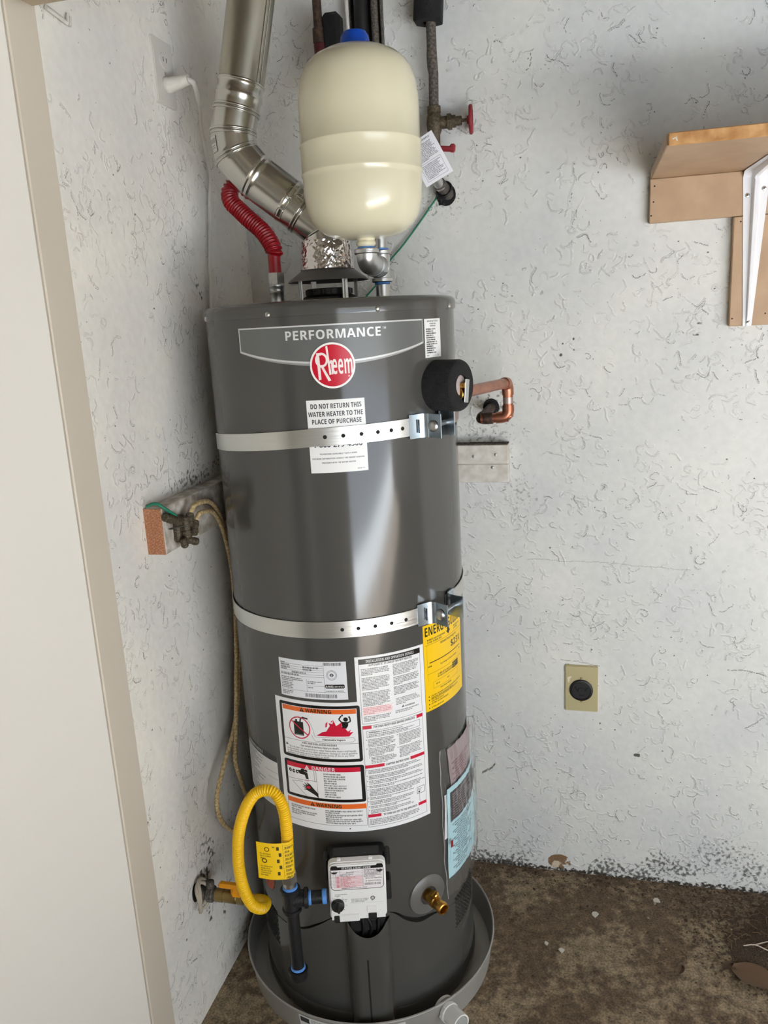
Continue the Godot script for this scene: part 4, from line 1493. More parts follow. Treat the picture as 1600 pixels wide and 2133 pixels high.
func straps() -> void:
	var specs := [
		["upper perforated steel strap across the white do-not-return notice", [Vector2(-95, 1.2215), Vector2(-54, 1.2365), Vector2(6.8, 1.2545), Vector2(52, 1.2585)], 56.6, 1.2585, 64.6, 1.259, [12.0, 19.5, 27.0, 34.0, 40.0, 45.4]],
		["lower perforated steel strap above the large warning label", [Vector2(-95, 0.893), Vector2(-46, 0.893), Vector2(3, 0.898), Vector2(52, 0.9015)], 56.4, 0.902, 66.5, 0.905, [13.6, 20.6, 28.0, 35.5, 42.5]]]
	for s in specs:
		var t := thing("seismic_strap", s[0], "strap", Vector3.ZERO, "steel straps round the water heater")
		var kn: Array = s[1]
		var g := G.new()
		g.patch(R + 0.0029, -95, 52.5, func(a: float) -> float: return straight(kn, a) - 0.0158, func(a: float) -> float: return straight(kn, a) + 0.0158, 90, 1, 0.0012)
		obj("band", g, M.strap, t)
		# the far end comes round from the wall side
		g = G.new()
		g.patch(R + 0.0029, 67.5, 128, func(a: float) -> float: return s[5] - 0.0158 + (a - 67) * 0.0002, func(a: float) -> float: return s[5] + 0.0158 + (a - 67) * 0.0002, 40, 1, 0.0012)
		obj("band", g, M.strap, t)
		for a in s[6]:
			g = G.new()
			g.at(out_y(a, R + 0.0027, straight(kn, a)))
			g.lathe([Vector2(0.0036, 0.0), Vector2(0.0034, 0.0006), Vector2(0.0, 0.0006)], 16)
			obj("strap_hole", g, M.dark, t)
		# two bent lugs and the bolt that draws them together
		for e in [[s[2], s[3], -1.0], [s[4], s[5], 1.0]]:
			g = G.new()
			g.at(rad(e[0], R + 0.0052, e[1]))
			var prof := PackedVector2Array()
			for q in [[0.034, -0.003], [0.012, 0.0005], [0.005, 0.003], [0.001, 0.008], [0.0, 0.014], [0.0, 0.041]]:
				prof.append(Vector2(q[0] * e[2], q[1]))
			for i in range(5, -1, -1):
				var dq: Vector2 = prof[mini(i + 1, 5)] - prof[maxi(i - 1, 0)]
				dq = Vector2(-dq.y, dq.x).normalized() * 0.0024 * e[2]
				prof.append(prof[i] + dq)
			var keep := g.xf
			g.xf = keep * Transform3D(Basis(Vector3.RIGHT, PI / 2), Vector3.ZERO)
			g.prism(prof, -0.0215, 0.0215, true)
			g.xf = keep
			var lug := obj("lug", g, M.zinc, t)
			if e[2] < 0:
				g = G.new()
				g.at(keep)
				g.box(Vector3(-0.0165, 0, 0.0032), Vector3(0.0032, 0.024, 0.0012), 0.0004)
				obj("lug_slot", g, M.dark, lug)
		var a := rad(s[2], R + 0.029, s[3])
		var b := rad(s[4] + 5.5, R + 0.026, s[5] + 0.003)
		g = G.new()
		g.rod(a.origin, b.origin, 0.0046, 14, 0.001)
		var bolt := obj("bolt", g, M.steel, t)
		g = G.new()
		g.at(look(a.origin - b.origin, a.origin + (a.origin - b.origin).normalized() * 0.002))
		g.at(g.xf * Transform3D(Basis(Vector3.RIGHT, PI / 2), Vector3.ZERO))
		g.lathe([Vector2(0.0106, 0), Vector2(0.0104, 0.0015), Vector2(0.0076, 0.0042), Vector2(0.0035, 0.0056), Vector2(0, 0.0058)], 22)
		obj("bolt_head", g, M.steel, bolt)

func straight(p: Array, a: float) -> float:
	for i in p.size() - 1:
		if a <= p[i + 1].x or i == p.size() - 2:
			return lerpf(p[i].y, p[i + 1].y, (a - p[i].x) / (p[i + 1].x - p[i].x))
	return p[-1].y

func relief_valve() -> void:
	var t := thing("relief_valve", "relief valve wrapped in black foam on the heater's upper side", "valve")
	var a := 68.0
	var y := 1.325
	var g := G.new()
	g.at(out_y(a, R - 0.0035, y))
	g.lathe([Vector2(0.02, 0.0), Vector2(0.0465, 0.0), Vector2(0.0465, 0.0495), Vector2(0.0445, 0.054), Vector2(0.0405, 0.056), Vector2(0.0195, 0.056), Vector2(0.018, 0.0495), Vector2(0.018, 0.0)], 44)
	obj("foam_sleeve", g, M.foam, t)
	g = G.new()
	g.at(out_y(a, R, y))
	g.lathe([Vector2(0.0185, 0.03), Vector2(0.0185, 0.049), Vector2(0.0165, 0.0505), Vector2(0.0, 0.0508)], 28)
	var disc := obj("valve_disc", g, mat(s8(186, 172, 170), 0.5, 0.3), t)
	g = G.new()
	g.at(rad(a, R + 0.0512, y))
	g.prism(oval(0.0052, 0.0052, 16), 0.0, 0.008)
	obj("valve_stem", g, M.brass, disc)
	g = G.new()
	g.at(rad(a, R + 0.059, y - 0.006) * Transform3D(Basis(Vector3.BACK, -0.16), Vector3(0.006, 0, 0)))
	g.box(Vector3(0, -0.004, 0), Vector3(0.013, 0.042, 0.0022), 0.0008)
	g.box(Vector3(0.006, -0.004, -0.006), Vector3(0.0018, 0.042, 0.014), 0.0006)
	obj("test_lever", g, M.steel, t)
	# copper discharge line to the wall
	var d := thing("discharge_pipe", "bent copper pipe from the black foam valve into the rear wall", "pipe")
	var s0 := Vector3(0.268, 1.3095, 0.085)
	var p1 := Vector3(0.3235, 1.302, -0.2)
	var p2 := Vector3(0.3245, 1.2285, -0.2)
	var p3 := Vector3(0.2645, 1.2255, -0.2)
	var p4 := Vector3(0.2715, 1.2345, -0.35)
	var r := 0.0108
	var straightrun := func(u: Vector3, w: Vector3, mm: Material) -> void:
		var q := G.new()
		q.rod(u, w, r, 22)
		obj("tube", q, mm, d)
	straightrun.call(s0, p1, M.copper)
	straightrun.call(p1, p2, M.copper)
	straightrun.call(p2, p3, M.copper)
	straightrun.call(p3, p4, M.oldcopper)
	for q in [[s0, p1, p2, M.copper], [p1, p2, p3, M.copper], [p2, p3, p4, M.oldcopper]]:
		var u: Vector3 = (q[0] - q[1]).normalized()
		var w: Vector3 = (q[2] - q[1]).normalized()
		var pts := PackedVector3Array([q[1] + u * 0.026])
		for i in 9:
			var tt := i / 8.0
			pts.append(q[1] + u * 0.017 * pow(1.0 - tt, 2.0) + w * 0.017 * tt * tt)
		pts.append(q[1] + w * 0.026)
		g = G.new()
		g.tube(pts, func(_s: float, i: int) -> float: return 0.0128 if i > 0 and i < 10 else 0.0126, 22)
		obj("elbow", g, q[3], d)
	g = G.new()
	g.rod(s0 - (p1 - s0).normalized() * 0.028, s0 + (p1 - s0).normalized() * 0.014, 0.0125, 20, 0.001)
	obj("outlet_nut", g, M.brass, t)
	g = G.new()
	g.rod(p1.lerp(p2, 0.42), p1.lerp(p2, 0.6), 0.0111, 22)
	obj("tinned_band", g, mat(s8(176, 156, 150), 0.4, 0.8), d)
	g = G.new()
	g.at(Transform3D(Basis(), Vector3(0.2712, 1.2345, ZB)))
	g.prism(oval(0.019, 0.021, 20), 0.0, 0.0015)
	obj("wall_hole", g, M.dark, d)

# ---------------------------------------------------------------- pipes above the heater
# u metres to the right of the heater's axis as the room's visitor sees it, s metres towards him
func at_flue(u: float, y: float, s := 0.0) -> Vector3:
	return Vector3(0.967, 0, -0.254) * u + Vector3(0.254, 0, 0.967) * s + Vector3(0, y, 0)

func along(a: Vector3, b: Vector3, face := Vector3(0.254, 0, 0.967)) -> Transform3D:
	var y := (b - a).normalized()
	var z := (face - y * face.dot(y)).normalized()
	return Transform3D(Basis(y.cross(z), y, z), a)

func circle(c: Vector3, nrm: Vector3, r: float, seg := 48) -> PackedVector3Array:
	var f := look(nrm, c)
	var q := PackedVector3Array()
	for i in seg + 1:
		q.append(f * Vector3(cos(TAU * i / seg) * r, sin(TAU * i / seg) * r, 0))
	return q

func fixed(r: float) -> Callable:
	return func(_s: float, _i: int) -> float: return r

func vent() -> void:
	var t := thing("vent_pipe", "shiny metal flue pipe bending from the heater's hood up along the corner", "pipe")
	var pts := []
	for q in [[0, 1.5565], [-0.001, 1.622], [-0.04, 1.655], [-0.125, 1.7235], [-0.157, 1.763], [-0.1595, 1.800], [-0.1495, 1.838], [-0.1365, 1.884], [-0.05, 2.27]]:
		pts.append(at_flue(q[0], q[1]))
	var r := 0.0414
	var names := ["lower_collar", "elbow_gore", "embossed_collar", "elbow_gore", "elbow_gore", "elbow_gore", "crimped_collar", "straight_pipe"]
	for i in 8:
		var a: Vector3 = pts[i]
		var b: Vector3 = pts[i + 1]
		var d := (b - a).normalized()
		var ea := 0.0
		var eb := 0.0
		if i > 0:
			ea = r * tan(d.angle_to((a - pts[i - 1]).normalized()) * 0.5)
		if i < 7:
			eb = r * tan(d.angle_to((pts[i + 2] - b).normalized()) * 0.5)
		var g := G.new()
		g.at(along(a - d * ea, b))
		var l := a.distance_to(b) + ea + eb
		var rr := r
		if i == 2 or i == 6:
			rr = r + 0.0006
		if i == 7:
			rr = r + 0.0007
		var pr := []
		if i == 6:
			for j in 25:
				var yy := l * j / 24.0
				pr.append(Vector2(rr + 0.0022 * exp(-pow((yy - l * 0.5) / 0.005, 2.0)) + 0.0018 * exp(-pow((yy - l * 0.93) / 0.002, 2.0)), yy))
		elif i == 2:
			for j in 41:
				var yy := l * j / 40.0
				pr.append(Vector2(rr + 0.0016 * exp(-pow((yy - l * 0.3) / 0.0025, 2.0)) + 0.0024 * exp(-pow((yy - l * 0.9) / 0.003, 2.0)) + 0.002 * exp(-pow((yy - l * 0.98) / 0.002, 2.0)), yy))
			pr[0].x = r
		else:
			pr = [Vector2(rr, 0), Vector2(rr, l)]
		g.lathe(pr, 64)
		var part := obj(names[i], g, M.duct_dull if i == 7 else M.duct, t)
		if i == 7:
			g = G.new()
			g.at(along(a, b))
			g.tube(PackedVector3Array([Vector3(r * 0.8, 0, r * 0.62), Vector3(r * 0.8, l, r * 0.62)]), fixed(0.0022), 8)
			g.tube(PackedVector3Array([Vector3(r * 0.9, 0, r * 0.46), Vector3(r * 0.9, l, r * 0.46)]), fixed(0.0018), 8)
			obj("lock_seam", g, M.duct, part)
		if i > 0 and i < 8 and i != 3:
			var bn = (d + (a - pts[i - 1]).normalized()).normalized()
			for e in ([-0.0026, 0.0034] if i in [2, 4, 5, 6] else [0.0]):
				g = G.new()
				g.tube(circle(a + bn * e, bn, r + 0.0008), fixed(0.0024), 10, false)
				obj("seam_bead", g, M.duct, t)
	# raised marks of the long collar
	var ca := along(pts[2], pts[3])
	var host: Node = t.get_node("embossed_collar")
	for q in [[0.062, 0.25, 0.012, 0.02], [0.062, 0.78, 0.012, 0.02], [0.062, -0.35, 0.012, 0.02]]:
		var g := G.new()
		var pl := PackedVector3Array()
		for p in roundrect(q[2], q[3], 0.003):
			var aa: float = q[1] + p.y / r
			pl.append(ca * Vector3(sin(-aa) * (r + 0.0012), q[0] + p.x - 0.03, cos(aa) * (r + 0.0012)))
		pl.append(pl[0])
		g.tube(pl, fixed(0.0011), 6, false)
		obj("embossed_panel", g, M.duct, host)
	for lst in [[0.0095, 0.0], [-1.0, 0.0]]:
		var g := G.new()
		var pl := PackedVector3Array()
		if lst[0] > 0:
			for i in 25:
				var e := TAU * i / 24.0
				var aa := -0.32 + sin(e) * 0.0095 / r
				pl.append(ca * Vector3(-sin(aa) * (r + 0.0012), 0.073 - 0.06 + cos(e) * 0.0095 - 0.0, cos(aa) * (r + 0.0012)))
			g.tube(pl, fixed(0.0008), 6, false)
			obj("embossed_ring", g, M.duct, host)
	# raised lettering: two letters in the ring and rows of dots that stand for worn capitals
	for st in [[[-0.005, 0.004], [-0.005, -0.002], [-0.0025, -0.0045], [0.0, -0.002], [0.0, 0.004]], [[0.003, 0.004], [0.003, -0.0045], [0.006, -0.0045]]]:
		var g := G.new()
		var pl := PackedVector3Array()
		for p in st:
			var aa: float = -0.32 - p[0] / r
			pl.append(ca * Vector3(-sin(aa) * (r + 0.0012), 0.013 + p[1], cos(aa) * (r + 0.0012)))
		g.tube(pl, fixed(0.0007), 6)
		obj("embossed_letter", g, M.duct, host)
	for q in [[2, 0.012, 0.026, -0.62, 0.03, 0.02], [4, 0.018, 0.02, 1.05, 0.024, 0.03]]:
		var k := Ink.new(26, 20, 8.0, s8(206, 204, 196))
		k.bars(3, 3, 20, 6, s8(70, 70, 70))
		k.fine(3, 11, 20, 3, 2.6, s8(60, 60, 60), 0.1)
		var g := G.new()
		g.at(along(pts[q[0]], pts[q[0] + 1]))
		g.patch(r + 0.0011, -rad_to_deg(q[3]) - 16.0, -rad_to_deg(q[3]) + 16.0, func(_a: float) -> float: return q[1] - 0.014, func(_a: float) -> float: return q[1] + 0.014, 12, 1, 0.0)
		obj("paper_sticker", g, mat(Color.WHITE, 0.6, 0.0, k.tex()), t)
	# crumpled foil tape round the hood's outlet
	var nz := noise(3, 55.0, 3)
	var n2 := noise(4, 140.0, 2)
	var g2 := G.new()
	g2.sheet(120, 24, func(u: float, v: float) -> Vector3:
		var a := TAU * u
		var d := Vector3(sin(a), 0, cos(a))
		var y := lerpf(1.5475, 1.6, v)
		var p := d * 0.05
		var rr := 0.0466 + (1.0 - v) * 0.0045 + 0.0034 * absf(nz.get_noise_3d(p.x, y * 0.7, p.z)) + 0.0016 * n2.get_noise_3d(p.x, y, p.z)
		return d * rr + Vector3(0, y, 0), Vector3.ZERO, true)
	obj("foil_tape", g2, M.foil, t)

func expansion_tank() -> void:
	var e := Vector3(0.108, 0, 0.105)
	var t := thing("expansion_tank", "cream expansion tank standing above the heater on a metal elbow", "tank", e)
	var g := G.new()
	g.lathe([Vector2(0, 1.588), Vector2(0.025, 1.5884), Vector2(0.045, 1.590), Vector2(0.06, 1.5935), Vector2(0.073, 1.5995), Vector2(0.084, 1.608), Vector2(0.0925, 1.6195), Vector2(0.0985, 1.633), Vector2(0.102, 1.649), Vector2(0.1035, 1.668), Vector2(0.1035, 1.685), Vector2(0.1035, 1.691), Vector2(0.1052, 1.6935), Vector2(0.1056, 1.6955), Vector2(0.1044, 1.698), Vector2(0.1044, 1.738), Vector2(0.1056, 1.7405), Vector2(0.1052, 1.7425), Vector2(0.1035, 1.745), Vector2(0.1035, 1.79), Vector2(0.103, 1.812), Vector2(0.1005, 1.834), Vector2(0.095, 1.853), Vector2(0.086, 1.868), Vector2(0.073, 1.879), Vector2(0.056, 1.8875), Vector2(0.032, 1.893), Vector2(0, 1.895)], 96)
	obj("shell", g, M.cream, t)
	g = G.new()
	g.lathe([Vector2(0.0255, 1.89), Vector2(0.0255, 1.9), Vector2(0.0235, 1.911), Vector2(0.019, 1.9175), Vector2(0.01, 1.92), Vector2(0, 1.9205)], 32)
	obj("valve_cap", g, M.blue, t, "blue plastic cap")
	g = G.new()
	g.lathe([Vector2(0.0145, 1.5748), Vector2(0.0155, 1.5765), Vector2(0.0172, 1.5775), Vector2(0.0176, 1.58), Vector2(0.0172, 1.5825), Vector2(0.0158, 1.584), Vector2(0.0162, 1.592)], 28)
	obj("neck", g, M.cream, t)

func fitting_ring(c: Vector3, axis: Vector3, r: float, w: float, m: Material, par: Node, nm := "collar") -> void:
	var g := G.new()
	var d := axis.normalized()
	g.rod(c - d * w * 0.5, c + d * w * 0.5, r, 28, minf(0.0015, w * 0.3))
	obj(nm, g, m, par)

func water_pipes() -> void:
	# cold side: nipple, tee and the elbow that carries the expansion tank
	var c := Vector3(0.1014, 0, -0.0266)
	var t := thing("cold_water_fittings", "galvanized tee and elbow with blue tape below the cream tank", "pipe fitting")
	var up := Vector3.UP
	var g := G.new()
	g.rod(c + up * 1.4898, c + up * 1.515, 0.0134, 26)
	obj("nipple", g, M.steel, t)
	fitting_ring(c + up * 1.5165, up, 0.0152, 0.005, M.tape, t, "thread_tape")
	g = G.new()
	g.rod(c + up * 1.519, c + up * 1.577, 0.0168, 28)
	var tee := obj("tee", g, M.galv, t)
	fitting_ring(c + up * 1.5225, up, 0.0203, 0.008, M.galv, t)
	fitting_ring(c + up * 1.5735, up, 0.0198, 0.008, M.galv, t)
	fitting_ring(c + up * 1.579, up, 0.0152, 0.005, M.tape, t, "thread_tape")
	g = G.new()
	g.rod(c + up * 1.58, c + up * 1.64, 0.0134, 26)
	obj("nipple", g, M.steel, t)
	fitting_ring(c + up * 1.603, up, 0.0155, 0.006, M.black, t, "rubber_ring")
	var e := Vector3(0.108, 0, 0.105)
	var h := Vector3(c.x - e.x, 0, c.z - e.z).normalized()
	var tc := c + up * 1.546
	g = G.new()
	g.rod(tc, tc - h * 0.026, 0.0168, 26)
	obj("branch", g, M.galv, tee)
	fitting_ring(tc - h * 0.027, h, 0.0203, 0.008, M.galv, t)
	g = G.new()
	g.rod(tc - h * 0.026, tc - h * 0.07, 0.0134, 26)
	obj("nipple", g, M.steel, t)
	var pts := PackedVector3Array()
	var cy := 1.5465
	for i in 13:
		var a := PI * 0.5 * i / 12.0
		pts.append(Vector3(e.x, cy + 0.02, e.z) + h * 0.02 * (1.0 - cos(a)) - up * 0.02 * sin(a))
	pts.insert(0, Vector3(e.x, 1.571, e.z))
	pts.append(Vector3(e.x, cy, e.z) + h * 0.06)
	g = G.new()
	g.tube(pts, fixed(0.0188), 30)
	obj("elbow", g, M.galv, t)
	fitting_ring(Vector3(e.x, 1.5665, e.z), up, 0.0222, 0.009, M.galv, t)
	fitting_ring(Vector3(e.x, cy, e.z) + h * 0.06, h, 0.0212, 0.009, M.galv, t)
	fitting_ring(Vector3(e.x, 1.5725, e.z), up, 0.0158, 0.004, M.tape, t, "thread_tape")
	# hot side: red corrugated connector
	var hp := Vector3(-0.0985, 0, 0.026)
	t = thing("hot_water_connector", "red corrugated hose with a silver nut rising behind the flue pipe", "hose")
	g = G.new()
	g.at(Transform3D(Basis(), hp))
	g.lathe([Vector2(0.0138, 1.4898), Vector2(0.0138, 1.509), Vector2(0.0146, 1.51), Vector2(0.0138, 1.512), Vector2(0.015, 1.513), Vector2(0.0154, 1.519), Vector2(0.0162, 1.52), Vector2(0.0162, 1.5235)], 28)
	obj("nipple", g, M.steel, t)
	g = G.new()
	g.at(Transform3D(Basis(Vector3.RIGHT, -PI / 2), hp + up * 1.524))
	g.prism(hexagon(0.0172), 0.0, 0.0225)
	obj("nut", g, M.galv, t)
	var red := [hp + up * 1.545, hp + up * 1.575, hp + Vector3(0.0015, 1.586, 0), Vector3(-0.106, 1.605, 0.0215), Vector3(-0.1251, 1.6285, 0.0122), Vector3(-0.1517, 1.6509, 0.0037), Vector3(-0.1759, 1.6725, -0.0055), Vector3(-0.1932, 1.6898, -0.0113), at_flue(-0.186, 1.712, -0.072), at_flue(-0.155, 1.745, -0.072), at_flue(-0.15, 1.83, -0.08), at_flue(-0.125, 1.93, -0.08), at_flue(-0.09, 2.1, -0.08), at_flue(-0.05, 2.35, -0.08)]
	var sp := spline(red, 0.00135)
	g = G.new()
	g.tube(sp, func(s: float, _i: int) -> float:
		if s < 0.036:
			return 0.0122
		return 0.0152 + 0.0022 * sin(s * TAU / 0.0062), 22)
	obj("corrugated_hose", g, M.red, t)
	# what comes down the rear wall behind the cream tank
	t = thing("rising_pipe", "brown pipe on the rear wall left of the black foam, above the red hose", "pipe")
	g = G.new()
	g.rod(Vector3(-0.072, 2.02, -0.272), Vector3(-0.071, 2.35, -0.272), 0.0095, 20)
	obj("tube", g, M.oldcopper, t)
	fitting_ring(Vector3(-0.072, 2.045, -0.272), up, 0.0125, 0.03, M.oldcopper, t, "coupling")
	g = G.new()
	g.rod(Vector3(-0.066, 1.93, -0.272), Vector3(-0.071, 2.03, -0.272), 0.013, 20, 0.002)
	obj("red_sleeve", g, mat(s8(72, 10, 14), 0.6), t)
	g = G.new()
	g.box(Vector3(-0.0435, 2.035, -0.285), Vector3(0.04, 0.105, 0.04), 0.008)
	tag(obj("foam_block", g, M.foam), "black foam block on the rear wall behind the cream tank", "insulation")
	g = G.new()
	g.rod(Vector3(-0.019, 2.045, -0.318), Vector3(-0.0195, 2.4, -0.318), 0.0045, 14)
	tag(obj("thin_pipe", g, M.plate), "thin grey tube on the rear wall beside the black foam block", "pipe")
	# dark opening in the plaster with old pipes in it
	t = thing("wall_chase", "dark framed opening in the rear wall above the cream tank's blue cap", "opening")
	g = G.new()
	g.box(Vector3(0.018, 2.2, ZB + 0.0015), Vector3(0.072, 0.39, 0.003))
	obj("backing", g, M.dark, t)
	for x in [-0.017, 0.0545]:
		g = G.new()
		g.box(Vector3(x, 2.2, ZB + 0.006), Vector3(0.005, 0.392, 0.012), 0.001)
		obj("frame_edge", g, M.oldpipe, t)
	g = G.new()
	g.rod(Vector3(0.012, 2.0, ZB + 0.02), Vector3(0.012, 2.4, ZB + 0.02), 0.015, 20)
	obj("old_pipe", g, M.black, t)
	g = G.new()
	g.rod(Vector3(0.04, 2.0, ZB + 0.014), Vector3(0.04, 2.4, ZB + 0.014), 0.008, 16)
	obj("old_pipe", g, M.oldpipe, t)
	# supply pipe with its valve, right of the cream tank
	var p := Vector3(0.167, 0, -0.3)
	t = thing("supply_pipe", "old dark pipe with a red handwheel valve, right of the cream tank", "pipe")
	g = G.new()
	g.tube(PackedVector3Array([p + up * 1.885, p + Vector3(0.002, 1.95, 0), p + Vector3(0.0005, 1.96, 0), p + Vector3(-0.0005, 1.985, 0), p + up * 2.0, p + up * 2.12]), func(s: float, _i: int) -> float: return 0.0104 if s < 0.07 or s > 0.105 else 0.0112, 22)
	obj("riser", g, M.oldpipe, t)
	g = G.new()
	g.at(Transform3D(Basis(Vector3.BACK, -0.08), Vector3(0.161, 2.048, -0.3)))
	g.lathe([Vector2(0.011, 0.0), Vector2(0.0315, 0.0), Vector2(0.033, 0.002), Vector2(0.033, 0.3)], 6)
	obj("pipe_insulation", g, M.foam, t, "black foam insulation")
	g = G.new()
	g.at(Transform3D(Basis(), p))
	g.lathe([Vector2(0.0095, 1.79), Vector2(0.0115, 1.80), Vector2(0.012, 1.83), Vector2(0.0155, 1.838), Vector2(0.017, 1.852), Vector2(0.0155, 1.866), Vector2(0.013, 1.872), Vector2(0.0145, 1.873), Vector2(0.0145, 1.886), Vector2(0.0105, 1.888)], 24)
	obj("valve_body", g, M.oldbrass, t)
	g = G.new()
	var vx := func(x: float) -> Vector3: return Vector3(x, 1.8525, -0.3)
	g.rod(vx.call(0.175), vx.call(0.196), 0.0125, 22, 0.001)
	g.at(look(Vector3.RIGHT, vx.call(0.196)))
	g.prism(hexagon(0.017), 0.0, 0.008)
	g.at(Transform3D())
	g.rod(vx.call(0.204), vx.call(0.213), 0.0125, 6)
	g.rod(vx.call(0.213), vx.call(0.226), 0.0095, 6)
	obj("bonnet", g, M.oldbrass, t)
	g = G.new()
	g.rod(vx.call(0.226), vx.call(0.25), 0.0035, 12)
	obj("stem", g, M.oldbrass, t)
	g = G.new()
	g.tube(circle(vx.call(0.246), Vector3(1, 0, -0.1), 0.0255, 40), fixed(0.0042), 12, false)
	g.rod(vx.call(0.238), vx.call(0.247), 0.0085, 18, 0.001, 0.006)
	for i in 5:
		var cc := circle(vx.call(0.246), Vector3(1, 0, -0.1), 0.0245, 5)
		g.rod(vx.call(0.243), cc[i], 0.0036, 10)
	obj("handwheel", g, M.oldred, t, "red handwheel")
	g = G.new()
	g.rod(p + up * 1.725 + Vector3(0.004, 0, 0), p + up * 1.8, 0.0092, 18)
	obj("lower_pipe", g, M.oldbrass, t)
	g = G.new()
	g.at(Transform3D(Basis(Vector3.BACK, -0.14), Vector3(0.178, 1.799, -0.286)))
	g.box(Vector3(0.014, 0, 0), Vector3(0.04, 0.011, 0.01), 0.003)
	g.box(Vector3(0.029, 0.002, 0), Vector3(0.012, 0.017, 0.011), 0.003)
	g.rod(Vector3(-0.002, -0.004, -0.006), Vector3(-0.002, 0.006, -0.006), 0.006, 12)
	obj("small_handle", g, M.oldred, t, "small red handle")
	g = G.new()
	g.rod(Vector3(0.163, 1.752, -0.262), Vector3(0.177, 1.722, -0.3), 0.0115, 20, 0.001)
	g.rod(Vector3(0.1605, 1.758, -0.255), Vector3(0.163, 1.752, -0.262), 0.0145, 20, 0.001)
	obj("spout", g, M.galv, t)
	g = G.new()
	g.rod(Vector3(0.174, 1.73, -0.29), Vector3(0.186, 1.712, -0.345), 0.0135, 20, 0.001)
	obj("wall_elbow", g, M.oldpipe, t)
	g = G.new()
	g.tube(circle(Vector3(0.181, 1.72, -0.315), Vector3(0.012, -0.018, -0.055), 0.0165, 26), fixed(0.003), 8, false)
	g.box(Vector3(0.174, 1.703, -0.315), Vector3(0.02, 0.006, 0.008), 0.001)
	g.rod(Vector3(0.174, 1.712, -0.313), Vector3(0.174, 1.69, -0.313), 0.0022, 10)
	g.rod(Vector3(0.168, 1.69, -0.313), Vector3(0.18, 1.69, -0.313), 0.0028, 10)
	obj("pipe_clamp", g, M.iron, t, "black pipe clamp")
	g = G.new()
	g.at(Transform3D(Basis(), Vector3(0.181, 1.712, ZB)))
	g.prism(oval(0.022, 0.024, 20), 0.0, 0.0014)
	obj("wall_hole", g, M.dark, t)
	g = G.new()
	g.tube(spline([Vector3(0.17, 1.715, -0.315), Vector3(0.159, 1.703, -0.325), Vector3(0.1267, 1.6653, -0.33), Vector3(0.0796, 1.6119, -0.33), Vector3(0.045, 1.5774, -0.33), Vector3(0.0186, 1.5365, -0.33), Vector3(-0.018, 1.5, -0.331), Vector3(-0.08, 1.43, -0.33), Vector3(-0.2, 1.3, -0.33)], 0.01), fixed(0.0021), 10)
	tag(obj("green_wire", g, M.green), "thin green wire running down the rear wall behind the heater", "wire")
	# the paper tag that hangs from the spout
	var k := Ink.new(64, 92, 6.0, s8(226, 226, 230))
	k.text("FIRST STEP SAMPLE", 32, 8, 3.4, s8(60, 60, 64), true, 0, 46)
	k.fine(8, 12, 48, 12, 2.9, s8(70, 70, 76), 0.2, 0.6)
	k.frame(8, 50, 48, 36, 0.5, s8(80, 80, 84))
	k.fine(11, 53, 42, 10, 3.0, s8(70, 70, 76), 0.2, 0.6)
	g = G.new()
	var fx := Transform3D(Basis(Vector3.UP, 0.2) * Basis(Vector3.BACK, 0.49), Vector3(0.1745, 1.778, -0.246))
	g.at(fx)
	g.sheet(10, 10, func(u: float, v: float) -> Vector3: return Vector3(lerpf(-0.046, 0.019, u), lerpf(0.046, -0.046, v), 0.006 * sin(v * 2.4 + u)), fx.basis.z)
	tag(obj("paper_tag", g, mat(Color.WHITE, 0.7, 0.0, k.tex())), "white printed paper tag hanging over the pipe below the red handwheel", "tag")

